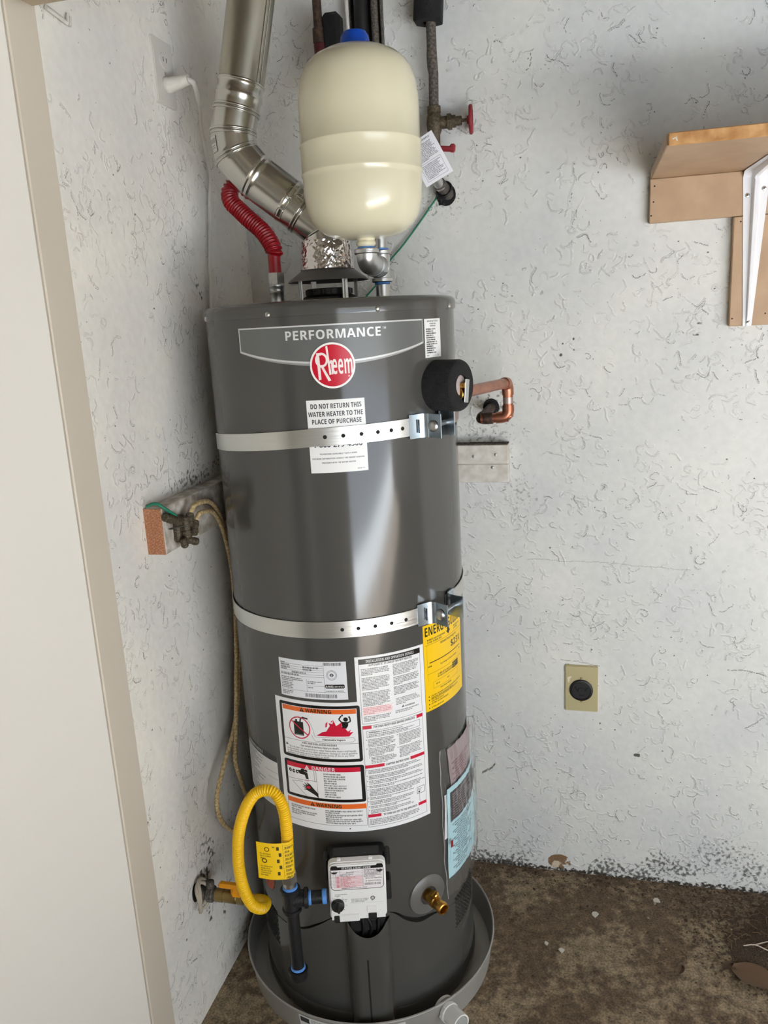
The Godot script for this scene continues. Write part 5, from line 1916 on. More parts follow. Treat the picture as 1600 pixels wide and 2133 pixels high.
# ---------------------------------------------------------------- gas line
func gas_line() -> void:
	var up := Vector3.UP
	var f := func(tx: float, y: float, dd := 0.305) -> Vector3: return onto(FA, dd, tx, y)
	var t := thing("gas_pipe", "black iron gas tee with blue-taped joints beside the white control", "pipe")
	var tx := -0.1468
	var g := G.new()
	g.rod(f.call(tx, 0.3625), f.call(tx, 0.411), 0.0158, 26)
	g.rod(f.call(tx, 0.3875), f.call(tx + 0.03, 0.3875), 0.0155, 26)
	var tee := obj("tee", g, M.iron, t)
	fitting_ring(f.call(tx, 0.4085), up, 0.0192, 0.008, M.iron, tee)
	fitting_ring(f.call(tx, 0.3655), up, 0.0186, 0.008, M.iron, tee)
	fitting_ring(f.call(tx + 0.0285, 0.3875), rad(FA, 1, 0).basis.x, 0.0192, 0.008, M.iron, tee)
	fitting_ring(f.call(tx, 0.4145), up, 0.0142, 0.006, M.tape, t, "thread_tape")
	fitting_ring(f.call(tx + 0.0355, 0.3875), rad(FA, 1, 0).basis.x, 0.0138, 0.006, M.tape, t, "thread_tape")
	fitting_ring(f.call(tx + 0.0635, 0.3875), rad(FA, 1, 0).basis.x, 0.0138, 0.009, M.tape, t, "thread_tape")
	g = G.new()
	g.rod(f.call(tx + 0.03, 0.3875), f.call(tx + 0.0695, 0.3875), 0.0122, 24)
	obj("nipple", g, M.iron, t)
	g = G.new()
	g.rod(f.call(tx, 0.37), f.call(tx + 0.0015, 0.232), 0.0122, 24)
	obj("drip_leg", g, M.iron, t)
	fitting_ring(f.call(tx + 0.0015, 0.2335), up, 0.0142, 0.006, M.tape, t, "thread_tape")
	g = G.new()
	g.at(Transform3D(Basis(), f.call(tx + 0.0015, 0)))
	g.lathe([Vector2(0, 0.206), Vector2(0.012, 0.2065), Vector2(0.0165, 0.211), Vector2(0.0175, 0.219), Vector2(0.0188, 0.22), Vector2(0.0188, 0.229), Vector2(0.0155, 0.2305), Vector2(0.014, 0.227)], 28)
	obj("end_cap", g, M.iron, t)
	# yellow connector from the wall valve
	t = thing("gas_connector", "yellow corrugated gas hose looping up beside the heater", "hose")
	g = G.new()
	g.at(Transform3D(Basis(Vector3.RIGHT, -PI / 2), f.call(tx, 0.4178)))
	g.prism(oval(0.0125, 0.0125, 24), 0.0, 0.01, true)
	g.prism(hexagon(0.0152), 0.01, 0.03)
	g.prism(oval(0.0125, 0.0125, 24), 0.03, 0.036, true)
	g.prism(hexagon(0.0138), 0.036, 0.048)
	obj("union_nut", g, M.steel, t)
	var pts := [Vector3(-0.19, 0.288, 0.235), Vector3(-0.171, 0.289, 0.237), Vector3(-0.150, 0.300, 0.249), Vector3(-0.134, 0.313, 0.271), Vector3(-0.129, 0.327, 0.301), Vector3(-0.1375, 0.354, 0.3245), Vector3(-0.1478, 0.4017, 0.3335), Vector3(-0.1485, 0.464, 0.3385), Vector3(-0.136, 0.5394, 0.3401), Vector3(-0.1045, 0.604, 0.3371), Vector3(-0.071, 0.6155, 0.3335), Vector3(-0.0510, 0.5888, 0.3332), Vector3(-0.0465, 0.53, 0.333), f.call(tx, 0.47, 0.306), f.call(tx, 0.455)]
	var sp := spline(pts, 0.00095)
	g = G.new()
	var tot := 0.0
	for i in sp.size() - 1:
		tot += sp[i].distance_to(sp[i + 1])
	g.tube(sp, func(s: float, _i: int) -> float:
		if s < 0.014 or s > tot - 0.014:
			return 0.0098
		return 0.0102 + 0.0013 * sin(s * TAU / 0.0042), 22)
	obj("corrugated_hose", g, M.yellow, t)
	# its printed tag, wrapped round the hose
	var k := Ink.new(88, 82, 6.0, s8(240, 196, 10))
	var bk := s8(60, 50, 10)
	for i in 9:
		k.rect(50, 6 + i * 8.4, 34, 0.4, bk)
		k.fine(54, 8 + i * 8.4, 26, 1, 6, bk, 0.1, 0.7)
	k.rect(50, 4, 0.4, 74, bk)
	for i in 5:
		k.rect(38 + (i % 2) * 4, 8 + i * 14, 5, 8, bk)
	k.fine(30, 6, 8, 1, 5, bk)
	k.ring(20, 14, 3.4, 5.0, bk)
	k.ring(14, 40, 3.2, 5.2, bk)
	k.fine(6, 22, 22, 3, 5, Color(bk, 0.7))
	k.fine(6, 50, 22, 5, 5, Color(bk, 0.7))
	g = G.new()
	var hx: Vector3 = f.call(tx, 0.49)
	var bs := Transform3D(Basis(Vector3.UP, 0.257) * Basis(Vector3.BACK, -0.02), Vector3(hx.x, 0.482, hx.z + 0.002))
	g.at(bs)
	g.sheet(28, 6, func(u: float, v: float) -> Vector3:
		var y := lerpf(0.0385, -0.0385, v)
		if u < 0.62:
			var q := u / 0.62
			return Vector3(lerpf(-0.0525, 0.0, q), y + 0.006 * (1.0 - q), 0.014 + 0.004 * sin(q * PI))
		var a := (u - 0.62) / 0.38 * PI * 0.75
		return Vector3(sin(a) * 0.0135, y, cos(a) * 0.0135), bs.basis.z)
	obj("rating_tag", g, mat(Color.WHITE, 0.5, 0.0, k.tex()), t, "yellow printed tag")
	# the shut-off in the side wall
	t = thing("gas_shutoff", "brass gas valve with a yellow lever, sticking out of the side wall", "valve")
	var z := 0.235
	var y := 0.2868
	var X := Vector3.RIGHT
	g = G.new()
	g.at(Transform3D(Basis(X, PI / 2), Vector3.ZERO))
	g.at(Transform3D(Basis(Vector3.BACK, -PI / 2), Vector3(-0.264, y, z)))
	g.lathe([Vector2(0.012, 0), Vector2(0.014, 0.001), Vector2(0.014, 0.018), Vector2(0.0125, 0.019), Vector2(0.0135, 0.022), Vector2(0.0135, 0.048), Vector2(0.0125, 0.05), Vector2(0.0138, 0.052), Vector2(0.0138, 0.064), Vector2(0.0095, 0.066), Vector2(0.0095, 0.076)], 8)
	obj("body", g, mat(s8(150, 128, 82), 0.4, 0.9), t)
	g = G.new()
	g.rod(Vector3(-0.222, y + 0.012, z), Vector3(-0.222, y + 0.026, z), 0.006, 16)
	g.box(Vector3(-0.2245, y + 0.0265, z), Vector3(0.06, 0.011, 0.017), 0.004)
	g.box(Vector3(-0.212, y + 0.017, z + 0.006), Vector3(0.026, 0.022, 0.016), 0.006)
	obj("lever", g, M.amber, t, "yellow lever")
	g = G.new()
	g.rod(Vector3(-0.31, y, z), Vector3(-0.262, y, z), 0.0125, 20)
	g.rod(Vector3(-0.283, y, z), Vector3(-0.268, y, z), 0.017, 20, 0.002)
	g.rod(Vector3(-0.277, y, z), Vector3(-0.277, y + 0.028, z - 0.004), 0.009, 16, 0.001)
	obj("old_cock", g, M.oldpipe, t)
	g = G.new()
	g.at(Transform3D(Basis(Vector3.UP, PI / 2), Vector3(XL, y + 0.008, z + 0.012)))
	g.prism(oval(0.013, 0.021, 22), 0.0, 0.0014)
	obj("wall_hole", g, M.dark, t)
	for q in [[0.012, 0.033, 0.0], [0.002, 0.037, 0.4]]:
		g = G.new()
		var loop := []
		for i in 9:
			var a = -0.9 + q[2] + i * 0.62
			loop.append(Vector3(XL + 0.016 + 0.006 * sin(i * 1.3), y + sin(a) * q[1], z + 0.008 + q[0] * 0.5 + cos(a) * q[1] * 0.62))
		g.tube(spline(loop, 0.004), fixed(0.004), 10)
		obj("wire_loop", g, mat(s8(168, 158, 142), 0.7), t)

func pouch() -> void:
	var t := thing("document_pouch", "clear plastic pouch of papers taped to the heater's lower right", "pouch")
	var nz := noise(9, 14.0, 2)
	var shell := func(r: float, a0: float, a1: float, y0: float, y1: float, amp: float, tilt: float, nu: int, nv: int) -> G:
		var g := G.new()
		g.sheet(nu, nv, func(u: float, v: float) -> Vector3:
			var y := lerpf(y1, y0, v)
			var a := deg_to_rad(lerpf(a0, a1, u) + tilt * (v - 0.5))
			var d := Vector3(sin(a), 0, cos(a))
			var e := nz.get_noise_3d(d.x * 1.4, y, d.z * 1.4)
			return d * (r + amp * e) + Vector3(0, y, 0), Vector3(1, 0, 0.3))
		return g
	var k := Ink.new(170, 200, 3.0, s8(176, 214, 222))
	k.rect(10, 12, 150, 66, s8(52, 46, 48))
	for i in 10:
		k.fine(20, 18 + i * 5.6, 130, 1, 5.0, s8(190, 170, 172), 0.2, 0.45)
	k.text("STOP", 42, 34, 12, s8(90, 88, 92), true)
	for i in 20:
		k.fine(16 + (i % 3) * 8, 84 + i * 5.4, 136 - (i % 4) * 16, 1, 4.8, s8(44, 54, 66), 0.15, 0.6)
	k.ring(90, 88, 6, 9, s8(60, 70, 80))
	obj("leaflet", shell.call(R + 0.0085, 60.5, 101, 0.306, 0.512, 0.002, -1.0, 24, 10), mat(Color.WHITE, 0.6, 0.0, k.tex()), t, "pale blue printed leaflet")
	k = Ink.new(150, 110, 3.0, s8(150, 132, 134))
	for i in 12:
		k.fine(10 + i % 2 * 12, 34 + i * 6.0, 126, 1, 5.4, s8(84, 20, 30), 0.2, 0.6)
	obj("manual", shell.call(R + 0.004, 65.0, 101, 0.48, 0.596, 0.0015, 3.0, 20, 6), mat(Color.WHITE, 0.6, 0.0, k.tex()), t, "booklet page with dark red print")
	obj("manual_edge", shell.call(R + 0.006, 59.3, 61.5, 0.40, 0.5, 0.001, -1.0, 4, 6), mat(s8(222, 222, 222), 0.6), t)
	var clear := mat(Color(1, 1, 1, 0.03), 0.1)
	clear.transparency = BaseMaterial3D.TRANSPARENCY_ALPHA
	obj("plastic_sleeve", shell.call(R + 0.0155, 56.0, 102, 0.272, 0.612, 0.005, 1.0, 44, 30), clear, t)
	var edge := G.new()
	var pl := PackedVector3Array()
	for i in 31:
		var y := lerpf(0.612, 0.272, i / 30.0)
		var a := deg_to_rad(56.0 + (i / 30.0 - 0.5))
		var d := Vector3(sin(a), 0, cos(a))
		pl.append(d * (R + 0.0155 + 0.005 * nz.get_noise_3d(d.x * 1.4, y, d.z * 1.4)) + Vector3(0, y, 0))
	edge.tube(pl, fixed(0.001), 8)
	var em := mat(Color(1, 1, 1, 0.16), 0.15)
	em.transparency = BaseMaterial3D.TRANSPARENCY_ALPHA
	obj("sleeve_seam", edge, em, t)
	var g := G.new()
	g.patch(R + 0.018, 60.0, 61.6, func(_a: float) -> float: return 0.384, func(_a: float) -> float: return 0.4, 2, 1, 0.0004)
	obj("red_tab", g, mat(s8(140, 24, 34), 0.5), t)

# ---------------------------------------------------------------- on the side wall
func side_wall_things() -> void:
	var up := Vector3.UP
	# power outlet
	var t := thing("wall_outlet", "white wall outlet plate high on the side wall with a plug in it", "outlet")
	var base := Transform3D(Basis(Vector3.UP, PI / 2), Vector3(XL, 1.929, 0.004))   # x along -z, z out of the wall
	var g := G.new()
	g.at(base)
	g.prism(roundrect(0.075, 0.117, 0.004), 0.0, 0.005, true)
	g.prism(roundrect(0.071, 0.113, 0.004), 0.005, 0.0065, true)
	obj("cover_plate", g, M.plate, t)
	for y in [0.021, -0.021]:
		g = G.new()
		g.at(base)
		g.prism(oval(0.0165, 0.0145, 28), 0.0, 0.0085, true)
		var so := obj("socket", g, M.plate, t)
		so.position.y = y
		for x in [-0.006, 0.006]:
			g = G.new()
			g.at(base)
			g.box(Vector3(x, 0.002, 0.0085), Vector3(0.0018, 0.008, 0.0006))
			obj("slot", g, M.dark, so)
	g = G.new()
	g.at(base)
	g.prism(oval(0.0028, 0.0028, 12), 0.0, 0.0075, true)
	obj("screw", g, M.screw, t)
	t = thing("power_cord", "white power plug and cord hanging down the side wall corner", "cord")
	g = G.new()
	g.at(Transform3D(Basis(Vector3.BACK, -PI / 2 + 0.12), Vector3(-0.297, 1.907, 0.004)))
	var pr := [Vector2(0.0, 0.0), Vector2(0.0148, 0.0), Vector2(0.0152, 0.004)]
	for i in 8:
		pr.append(Vector2(0.0146 - i * 0.0004, 0.006 + i * 0.0036))
		pr.append(Vector2(0.0138 - i * 0.0004, 0.0078 + i * 0.0036))
	pr.append_array([Vector2(0.0105, 0.036), Vector2(0.0095, 0.046), Vector2(0.0, 0.046)])
	g.lathe(pr, 24)
	obj("plug", g, M.cord, t)
	g = G.new()
	g.tube(spline([Vector3(-0.254, 1.912, 0.004), Vector3(-0.246, 1.909, -0.004), Vector3(-0.252, 1.893, -0.03), Vector3(-0.275, 1.87, -0.082), Vector3(-0.296, 1.8369, -0.129), Vector3(-0.298, 1.7737, -0.15), Vector3(-0.299, 1.72, -0.138), Vector3(-0.298, 1.6838, -0.129), Vector3(-0.298, 1.6038, -0.11), Vector3(-0.298, 1.5538, -0.101), Vector3(-0.298, 1.4936, -0.092), Vector3(-0.298, 1.36, -0.08)], 0.006), func(s: float, _i: int) -> float: return 0.0048 if s < 0.06 else 0.0036, 12)
	obj("cord", g, M.cord, t)
	g = G.new()
	g.tube(spline([Vector3(-0.295, 1.56, -0.098), Vector3(-0.295, 1.5, -0.086), Vector3(-0.295, 1.36, -0.073)], 0.01), fixed(0.0032), 10)
	obj("cord", g, M.cord, t)
	# plastic clip under the beam
	g = G.new()
	g.tube(PackedVector3Array([Vector3(-0.3, 1.929, 0.360), Vector3(-0.3, 1.9225, 0.3095)]), fixed(0.0034), 6)
	g.tube(PackedVector3Array([Vector3(-0.299, 1.9225, 0.3095), Vector3(-0.299, 1.937, 0.3065)]), fixed(0.0026), 6)
	g.tube(PackedVector3Array([Vector3(-0.299, 1.9195, 0.304), Vector3(-0.299, 1.934, 0.3)]), fixed(0.0026), 6)
	tag(obj("cord_clip", g, M.plate), "small white plastic clip high on the side wall under the beam", "clip")
	# length of timber with the ground clamp
	t = thing("side_blocking", "white painted timber on the side wall with a raw sawn end", "timber")
	var face := mat(Color.WHITE, 0.75, 0.0, mottled(s8(158, 150, 136), s8(212, 208, 200), 51, 0.03))
	tri_map(face, 4.0)
	g = G.new()
	g.box(Vector3(XL + 0.0187, 1.087, -0.0385), Vector3(0.0374, 0.0885, 0.6), 0.002)
	obj("painted_length", g, face, t)
	g = G.new()
	var wood := mat(Color.WHITE, 0.8, 0.0, mottled(s8(150, 98, 68), s8(190, 138, 104), 52, 0.06))
	tri_map(wood, 14.0)
	g.box(Vector3(XL + 0.0187, 1.087, 0.2622), Vector3(0.0366, 0.0877, 0.0016), 0.0006)
	var en := obj("sawn_end", g, wood, t, "orange sawn end grain")
	for i in 15:
		g = G.new()
		g.at(Transform3D(Basis(Vector3.BACK, 0.5), Vector3(XL + 0.0187, 1.05 + i * 0.0053, 0.2631)))
		g.box(Vector3.ZERO, Vector3(0.03, 0.0007, 0.0006))
		obj("saw_mark", g, mat(s8(150, 92, 62), 0.8), en)
	t = thing("ground_clamp", "old tarnished metal clamp holding wires at the side timber's end", "clamp")
	var cm := tri_map(mat(Color.WHITE, 0.6, 0.35, mottled(s8(44, 39, 31), s8(116, 104, 82), 81, 0.06)), 16.0, false)
	var bar := func(a: Vector3, b: Vector3, r: float, nm: String) -> void:
		var q := G.new()
		q.rod(a, b, r * 0.86, 16, r * 0.2)
		q.rod(a.lerp(b, 0.12), a.lerp(b, 0.4), r, 6, r * 0.1)
		q.rod(a.lerp(b, 0.62), a.lerp(b, 0.86), r * 0.98, 10, r * 0.1)
		obj(nm, q, cm, t)
	bar.call(Vector3(-0.259, 1.117, 0.268), Vector3(-0.25, 1.098, 0.225), 0.0095, "barrel")
	bar.call(Vector3(-0.252, 1.103, 0.208), Vector3(-0.248, 1.062, 0.212), 0.011, "barrel")
	bar.call(Vector3(-0.246, 1.108, 0.196), Vector3(-0.244, 1.083, 0.206), 0.0085, "barrel")
	bar.call(Vector3(-0.243, 1.09, 0.184), Vector3(-0.242, 1.064, 0.198), 0.0085, "barrel")
	bar.call(Vector3(-0.25, 1.062, 0.219), Vector3(-0.236, 1.05, 0.196), 0.008, "screw_lug")
	bar.call(Vector3(-0.25, 1.066, 0.228), Vector3(-0.249, 1.047, 0.222), 0.0075, "screw_lug")
	g = G.new()
	g.box(Vector3(-0.262, 1.082, 0.215), Vector3(0.014, 0.05, 0.03), 0.004)
	obj("saddle", g, cm, t)
	g = G.new()
	g.rod(Vector3(-0.257, 1.0925, 0.262), Vector3(-0.249, 1.089, 0.222), 0.0019, 8)
	obj("nail", g, M.screw, t)
	var wm := mat(Color.WHITE, 0.7, 0.0, mottled(s8(150, 118, 74), s8(228, 214, 170), 53, 0.05))
	tri_map(wm, 12.0)
	g = G.new()
	g.tube(spline([Vector3(-0.2445, 1.106, 0.197), Vector3(-0.243, 1.118, 0.184), Vector3(-0.245, 1.119, 0.16), Vector3(-0.252, 1.107, 0.1), Vector3(-0.262, 1.071, 0.045), Vector3(-0.27, 1.003, 0.0), Vector3(-0.272, 0.9215, -0.025), Vector3(-0.273, 0.8389, -0.026), Vector3(-0.274, 0.7404, -0.012), Vector3(-0.275, 0.6337, 0.0153), Vector3(-0.275, 0.5715, 0.0558), Vector3(-0.275, 0.5162, 0.1237), Vector3(-0.275, 0.4721, 0.165), Vector3(-0.275, 0.4249, 0.1641), Vector3(-0.275, 0.3732, 0.1322), Vector3(-0.275, 0.3319, 0.0904), Vector3(-0.285, 0.3, 0.05)], 0.008), fixed(0.0048), 12)
	tag(obj("ground_wire", g, wm), "outer cream wire looping from the clamp down beside the heater", "wire", "cream wires from the clamp")
	g = G.new()
	g.tube(spline([Vector3(-0.2425, 1.088, 0.185), Vector3(-0.241, 1.099, 0.172), Vector3(-0.244, 1.098, 0.15), Vector3(-0.252, 1.083, 0.09), Vector3(-0.262, 1.032, 0.035), Vector3(-0.267, 0.9493, 0.0021), Vector3(-0.268, 0.8594, 0.0), Vector3(-0.268, 0.752, 0.0155), Vector3(-0.268, 0.6471, 0.040), Vector3(-0.268, 0.5735, 0.0587), Vector3(-0.268, 0.513, 0.0778), Vector3(-0.268, 0.4488, 0.0614), Vector3(-0.272, 0.3885, 0.0346), Vector3(-0.28, 0.33, 0.0)], 0.008), fixed(0.0048), 12)
	tag(obj("ground_wire", g, wm), "inner cream wire from the clamp, ending behind the yellow hose", "wire", "cream wires from the clamp")
	g = G.new()
	g.tube(spline([Vector3(-0.296, 1.136, 0.262), Vector3(-0.272, 1.142, 0.268), Vector3(-0.258, 1.128, 0.258), Vector3(-0.252, 1.112, 0.238)], 0.004), fixed(0.0028), 10)
	tag(obj("green_wire", g, M.green), "short green wire stub bent over the side timber", "wire")

func rear_wall_things() -> void:
	var t := thing("rear_blocking", "white painted timber end on the rear wall below the copper pipe", "timber")
	var face := mat(Color.WHITE, 0.75, 0.0, mottled(s8(196, 190, 178), s8(216, 212, 204), 54, 0.03))
	tri_map(face, 4.0)
	var g := G.new()
	g.box(Vector3(0.03, 1.1285, -0.32), Vector3(0.565, 0.045, 0.0378), 0.0015)
	obj("upper_half", g, face, t)
	g = G.new()
	g.box(Vector3(0.03, 1.0838, -0.3202), Vector3(0.565, 0.0435, 0.0374), 0.0015)
	obj("lower_half", g, face, t)
	g = G.new()
	g.box(Vector3(0.03, 1.152, -0.3205), Vector3(0.563, 0.0015, 0.036))
	obj("grime", g, tri_map(mat(Color.WHITE, 0.9, 0.0, mottled(s8(40, 36, 32), s8(110, 102, 90), 55, 0.05)), 8.0), t)
	for q in [[0.232, 1.125], [0.284, 1.128], [0.276, 1.098]]:
		g = G.new()
		g.at(Transform3D(Basis(Vector3.RIGHT, PI / 2), Vector3(q[0], q[1], -0.3014)))
		g.lathe([Vector2(0.0042, 0), Vector2(0.0036, 0.0016), Vector2(0.001, 0.002), Vector2(0.001, 0.001), Vector2(0, 0.001)], 14)
		obj("screw", g, M.screw, t)
	# round appliance receptacle
	t = thing("range_outlet", "tan outlet plate with a round black receptacle low on the rear wall", "outlet")
	var o := Transform3D(Basis(), Vector3(0.4795, 0.5325, ZB))
	g = G.new()
	g.at(o)
	g.prism(roundrect(0.0795, 0.1225, 0.003), 0.0, 0.0035, true)
	g.prism(roundrect(0.0755, 0.1185, 0.003), 0.0035, 0.0055, true)
	obj("cover_plate", g, mat(s8(182, 170, 128), 0.5), t)
	g = G.new()
	g.at(o * Transform3D(Basis(Vector3.RIGHT, PI / 2), Vector3(0, -0.0035, 0.004)))
	g.lathe([Vector2(0.0285, 0), Vector2(0.0282, 0.004), Vector2(0.0262, 0.0055), Vector2(0.0232, 0.006), Vector2(0.0222, 0.0048), Vector2(0, 0.0048)], 40)
	var rc := obj("receptacle", g, M.black, t)
	for q in [[-0.012, 0.004, 0.5], [0.012, 0.004, -0.5], [0.0, -0.013, 1.57]]:
		g = G.new()
		g.at(o * Transform3D(Basis(Vector3.BACK, q[2]), Vector3(q[0], q[1] - 0.0035, 0.0092)))
		g.box(Vector3.ZERO, Vector3(0.0032, 0.013, 0.0006))
		obj("contact_slot", g, M.dark, rc)
	g = G.new()
	g.at(o * Transform3D(Basis(Vector3.RIGHT, PI / 2), Vector3(0, -0.0035, 0.0085)))
	g.lathe([Vector2(0.008, 0), Vector2(0.0075, 0.0018), Vector2(0.006, 0.002), Vector2(0, 0.0012)], 24)
	obj("centre_boss", g, M.black, rc)
	for y in [0.0275, -0.0335]:
		g = G.new()
		g.at(o * Transform3D(Basis(Vector3.RIGHT, PI / 2), Vector3(0.0, y, 0.0052)))
		g.lathe([Vector2(0.0034, 0), Vector2(0.003, 0.0012), Vector2(0, 0.0014)], 14)
		obj("screw", g, mat(s8(150, 136, 100), 0.5, 0.3), t)
	g = G.new()
	g.at(o)
	g.prism(PackedVector2Array([Vector2(-0.034, 0.028), Vector2(-0.031, 0.031), Vector2(-0.022, 0.0325), Vector2(-0.027, 0.026), Vector2(-0.03, 0.013), Vector2(-0.0325, 0.018)]), 0.0055, 0.0058)
	obj("paint_fleck", g, mat(s8(224, 214, 190), 0.6), t)

func shelf() -> void:
	var t := thing("wall_shelf", "tan painted wooden shelf on the rear wall with boards under it", "shelf")
	var tan_m := mat(Color.WHITE, 0.55, 0.0, mottled(s8(176, 146, 116), s8(188, 158, 126), 56, 0.02))
	tri_map(tan_m, 2.0)
	var g := G.new()
	g.box(Vector3(1.02, 1.7125, -0.1535), Vector3(0.808, 0.0195, 0.37), 0.0015)
	obj("board", g, tan_m, t)
	var edge := mat(Color.WHITE, 0.5, 0.0, mottled(s8(168, 118, 66), s8(204, 158, 104), 57, 0.02))
	tri_map(edge, 5.0)
	g = G.new()
	g.box(Vector3(1.0225, 1.7125, 0.0345), Vector3(0.808, 0.0202, 0.006), 0.0015)
	var fe := obj("front_edge", g, edge, t, "worn bare wood front edge")
	g = G.new()
	g.at(Transform3D(Basis(Vector3.BACK, 0.4), Vector3(0.628, 1.7135, 0.0378)))
	g.box(Vector3.ZERO, Vector3(0.007, 0.0015, 0.0005))
	g.box(Vector3(0.002, -0.003, 0), Vector3(0.0015, 0.007, 0.0005))
	obj("paint_fleck", g, M.white, fe)
	g = G.new()
	g.box(Vector3(1.02, 1.659, -0.3294), Vector3(0.811, 0.0868, 0.019), 0.0015)
	obj("cleat", g, tan_m, t)
	g = G.new()
	g.box(Vector3(0.8555, 1.5046, -0.3294), Vector3(0.15, 0.2198, 0.019), 0.0015)
	obj("wall_board", g, tan_m, t)
	for q in [[0.6235, 1.688], [0.622, 1.657], [0.618, 1.63], [0.794, 1.6045], [0.786, 1.4105], [0.846, 1.62], [0.85, 1.418]]:
		g = G.new()
		g.at(Transform3D(Basis(Vector3.RIGHT, PI / 2), Vector3(q[0], q[1], -0.3199)))
		g.lathe([Vector2(0.0017, 0), Vector2(0.0012, 0.0004), Vector2(0, 0.0004)], 8)
		obj("nail_head", g, M.dark, t)
	# folded white steel bracket
	t = thing("shelf_bracket", "white steel bracket screwed to the tan wall board under the shelf", "bracket")
	var zf := -0.3199
	g = G.new()
	var leg := func(u: float, v: float) -> Vector3:
		var y := lerpf(1.394, 1.69, v)
		var half := lerpf(0.0085, 0.0255, v)
		var x := (u - 0.5) * 2.0
		var h := 0.0
		var ax := absf(x)
		if ax < 0.2:
			h = 0.012
		elif ax < 0.34:
			h = 0.012 * (1.0 - (ax - 0.2) / 0.14)
		if v < 0.04 or v > 0.98:
			h *= 0.3
		return Vector3(0.8195 + x * half - 0.004 * (1.0 - v), y, zf + 0.0016 + h * lerpf(0.5, 1.0, v))
	g.sheet(48, 30, leg, Vector3.BACK)
	var back := func(u: float, v: float) -> Vector3:
		var q: Vector3 = leg.call(u, v)
		return Vector3(q.x, q.y, zf)
	obj("upright", g, M.bracket, t)
	g = G.new()
	g.sheet(48, 24, func(u: float, v: float) -> Vector3:
		var half := lerpf(0.0255, 0.0095, v)
		var x := (u - 0.5) * 2.0
		var ax := absf(x)
		var h := 0.012 if ax < 0.2 else (0.012 * (1.0 - (ax - 0.2) / 0.14) if ax < 0.34 else 0.0)
		var q := v * 0.24
		var drop := 0.0
		if v < 0.06:
			drop = 0.012 * pow(1.0 - v / 0.06, 2.0)
		return Vector3(0.8195 + x * half, 1.7008 - h * lerpf(1.0, 0.5, v) - drop, zf + 0.0016 + q), Vector3.DOWN)
	obj("arm", g, M.bracket, t)
	for q in [[0.804, 1.654], [0.8345, 1.665], [0.8165, 1.402]]:
		g = G.new()
		g.at(Transform3D(Basis(Vector3.RIGHT, PI / 2), Vector3(q[0], q[1], zf + 0.0016)))
		g.lathe([Vector2(0.0046, 0), Vector2(0.0042, 0.0014), Vector2(0.002, 0.0024), Vector2(0, 0.0025)], 16)
		var sc := obj("screw", g, M.screw, t)
		g = G.new()
		g.at(Transform3D(Basis(Vector3.BACK, 0.4), Vector3(q[0], q[1], zf + 0.0042)))
		g.box(Vector3.ZERO, Vector3(0.0045, 0.001, 0.0004))
		g.box(Vector3.ZERO, Vector3(0.001, 0.0045, 0.0004))
		obj("cross_slot", g, M.dark, sc)

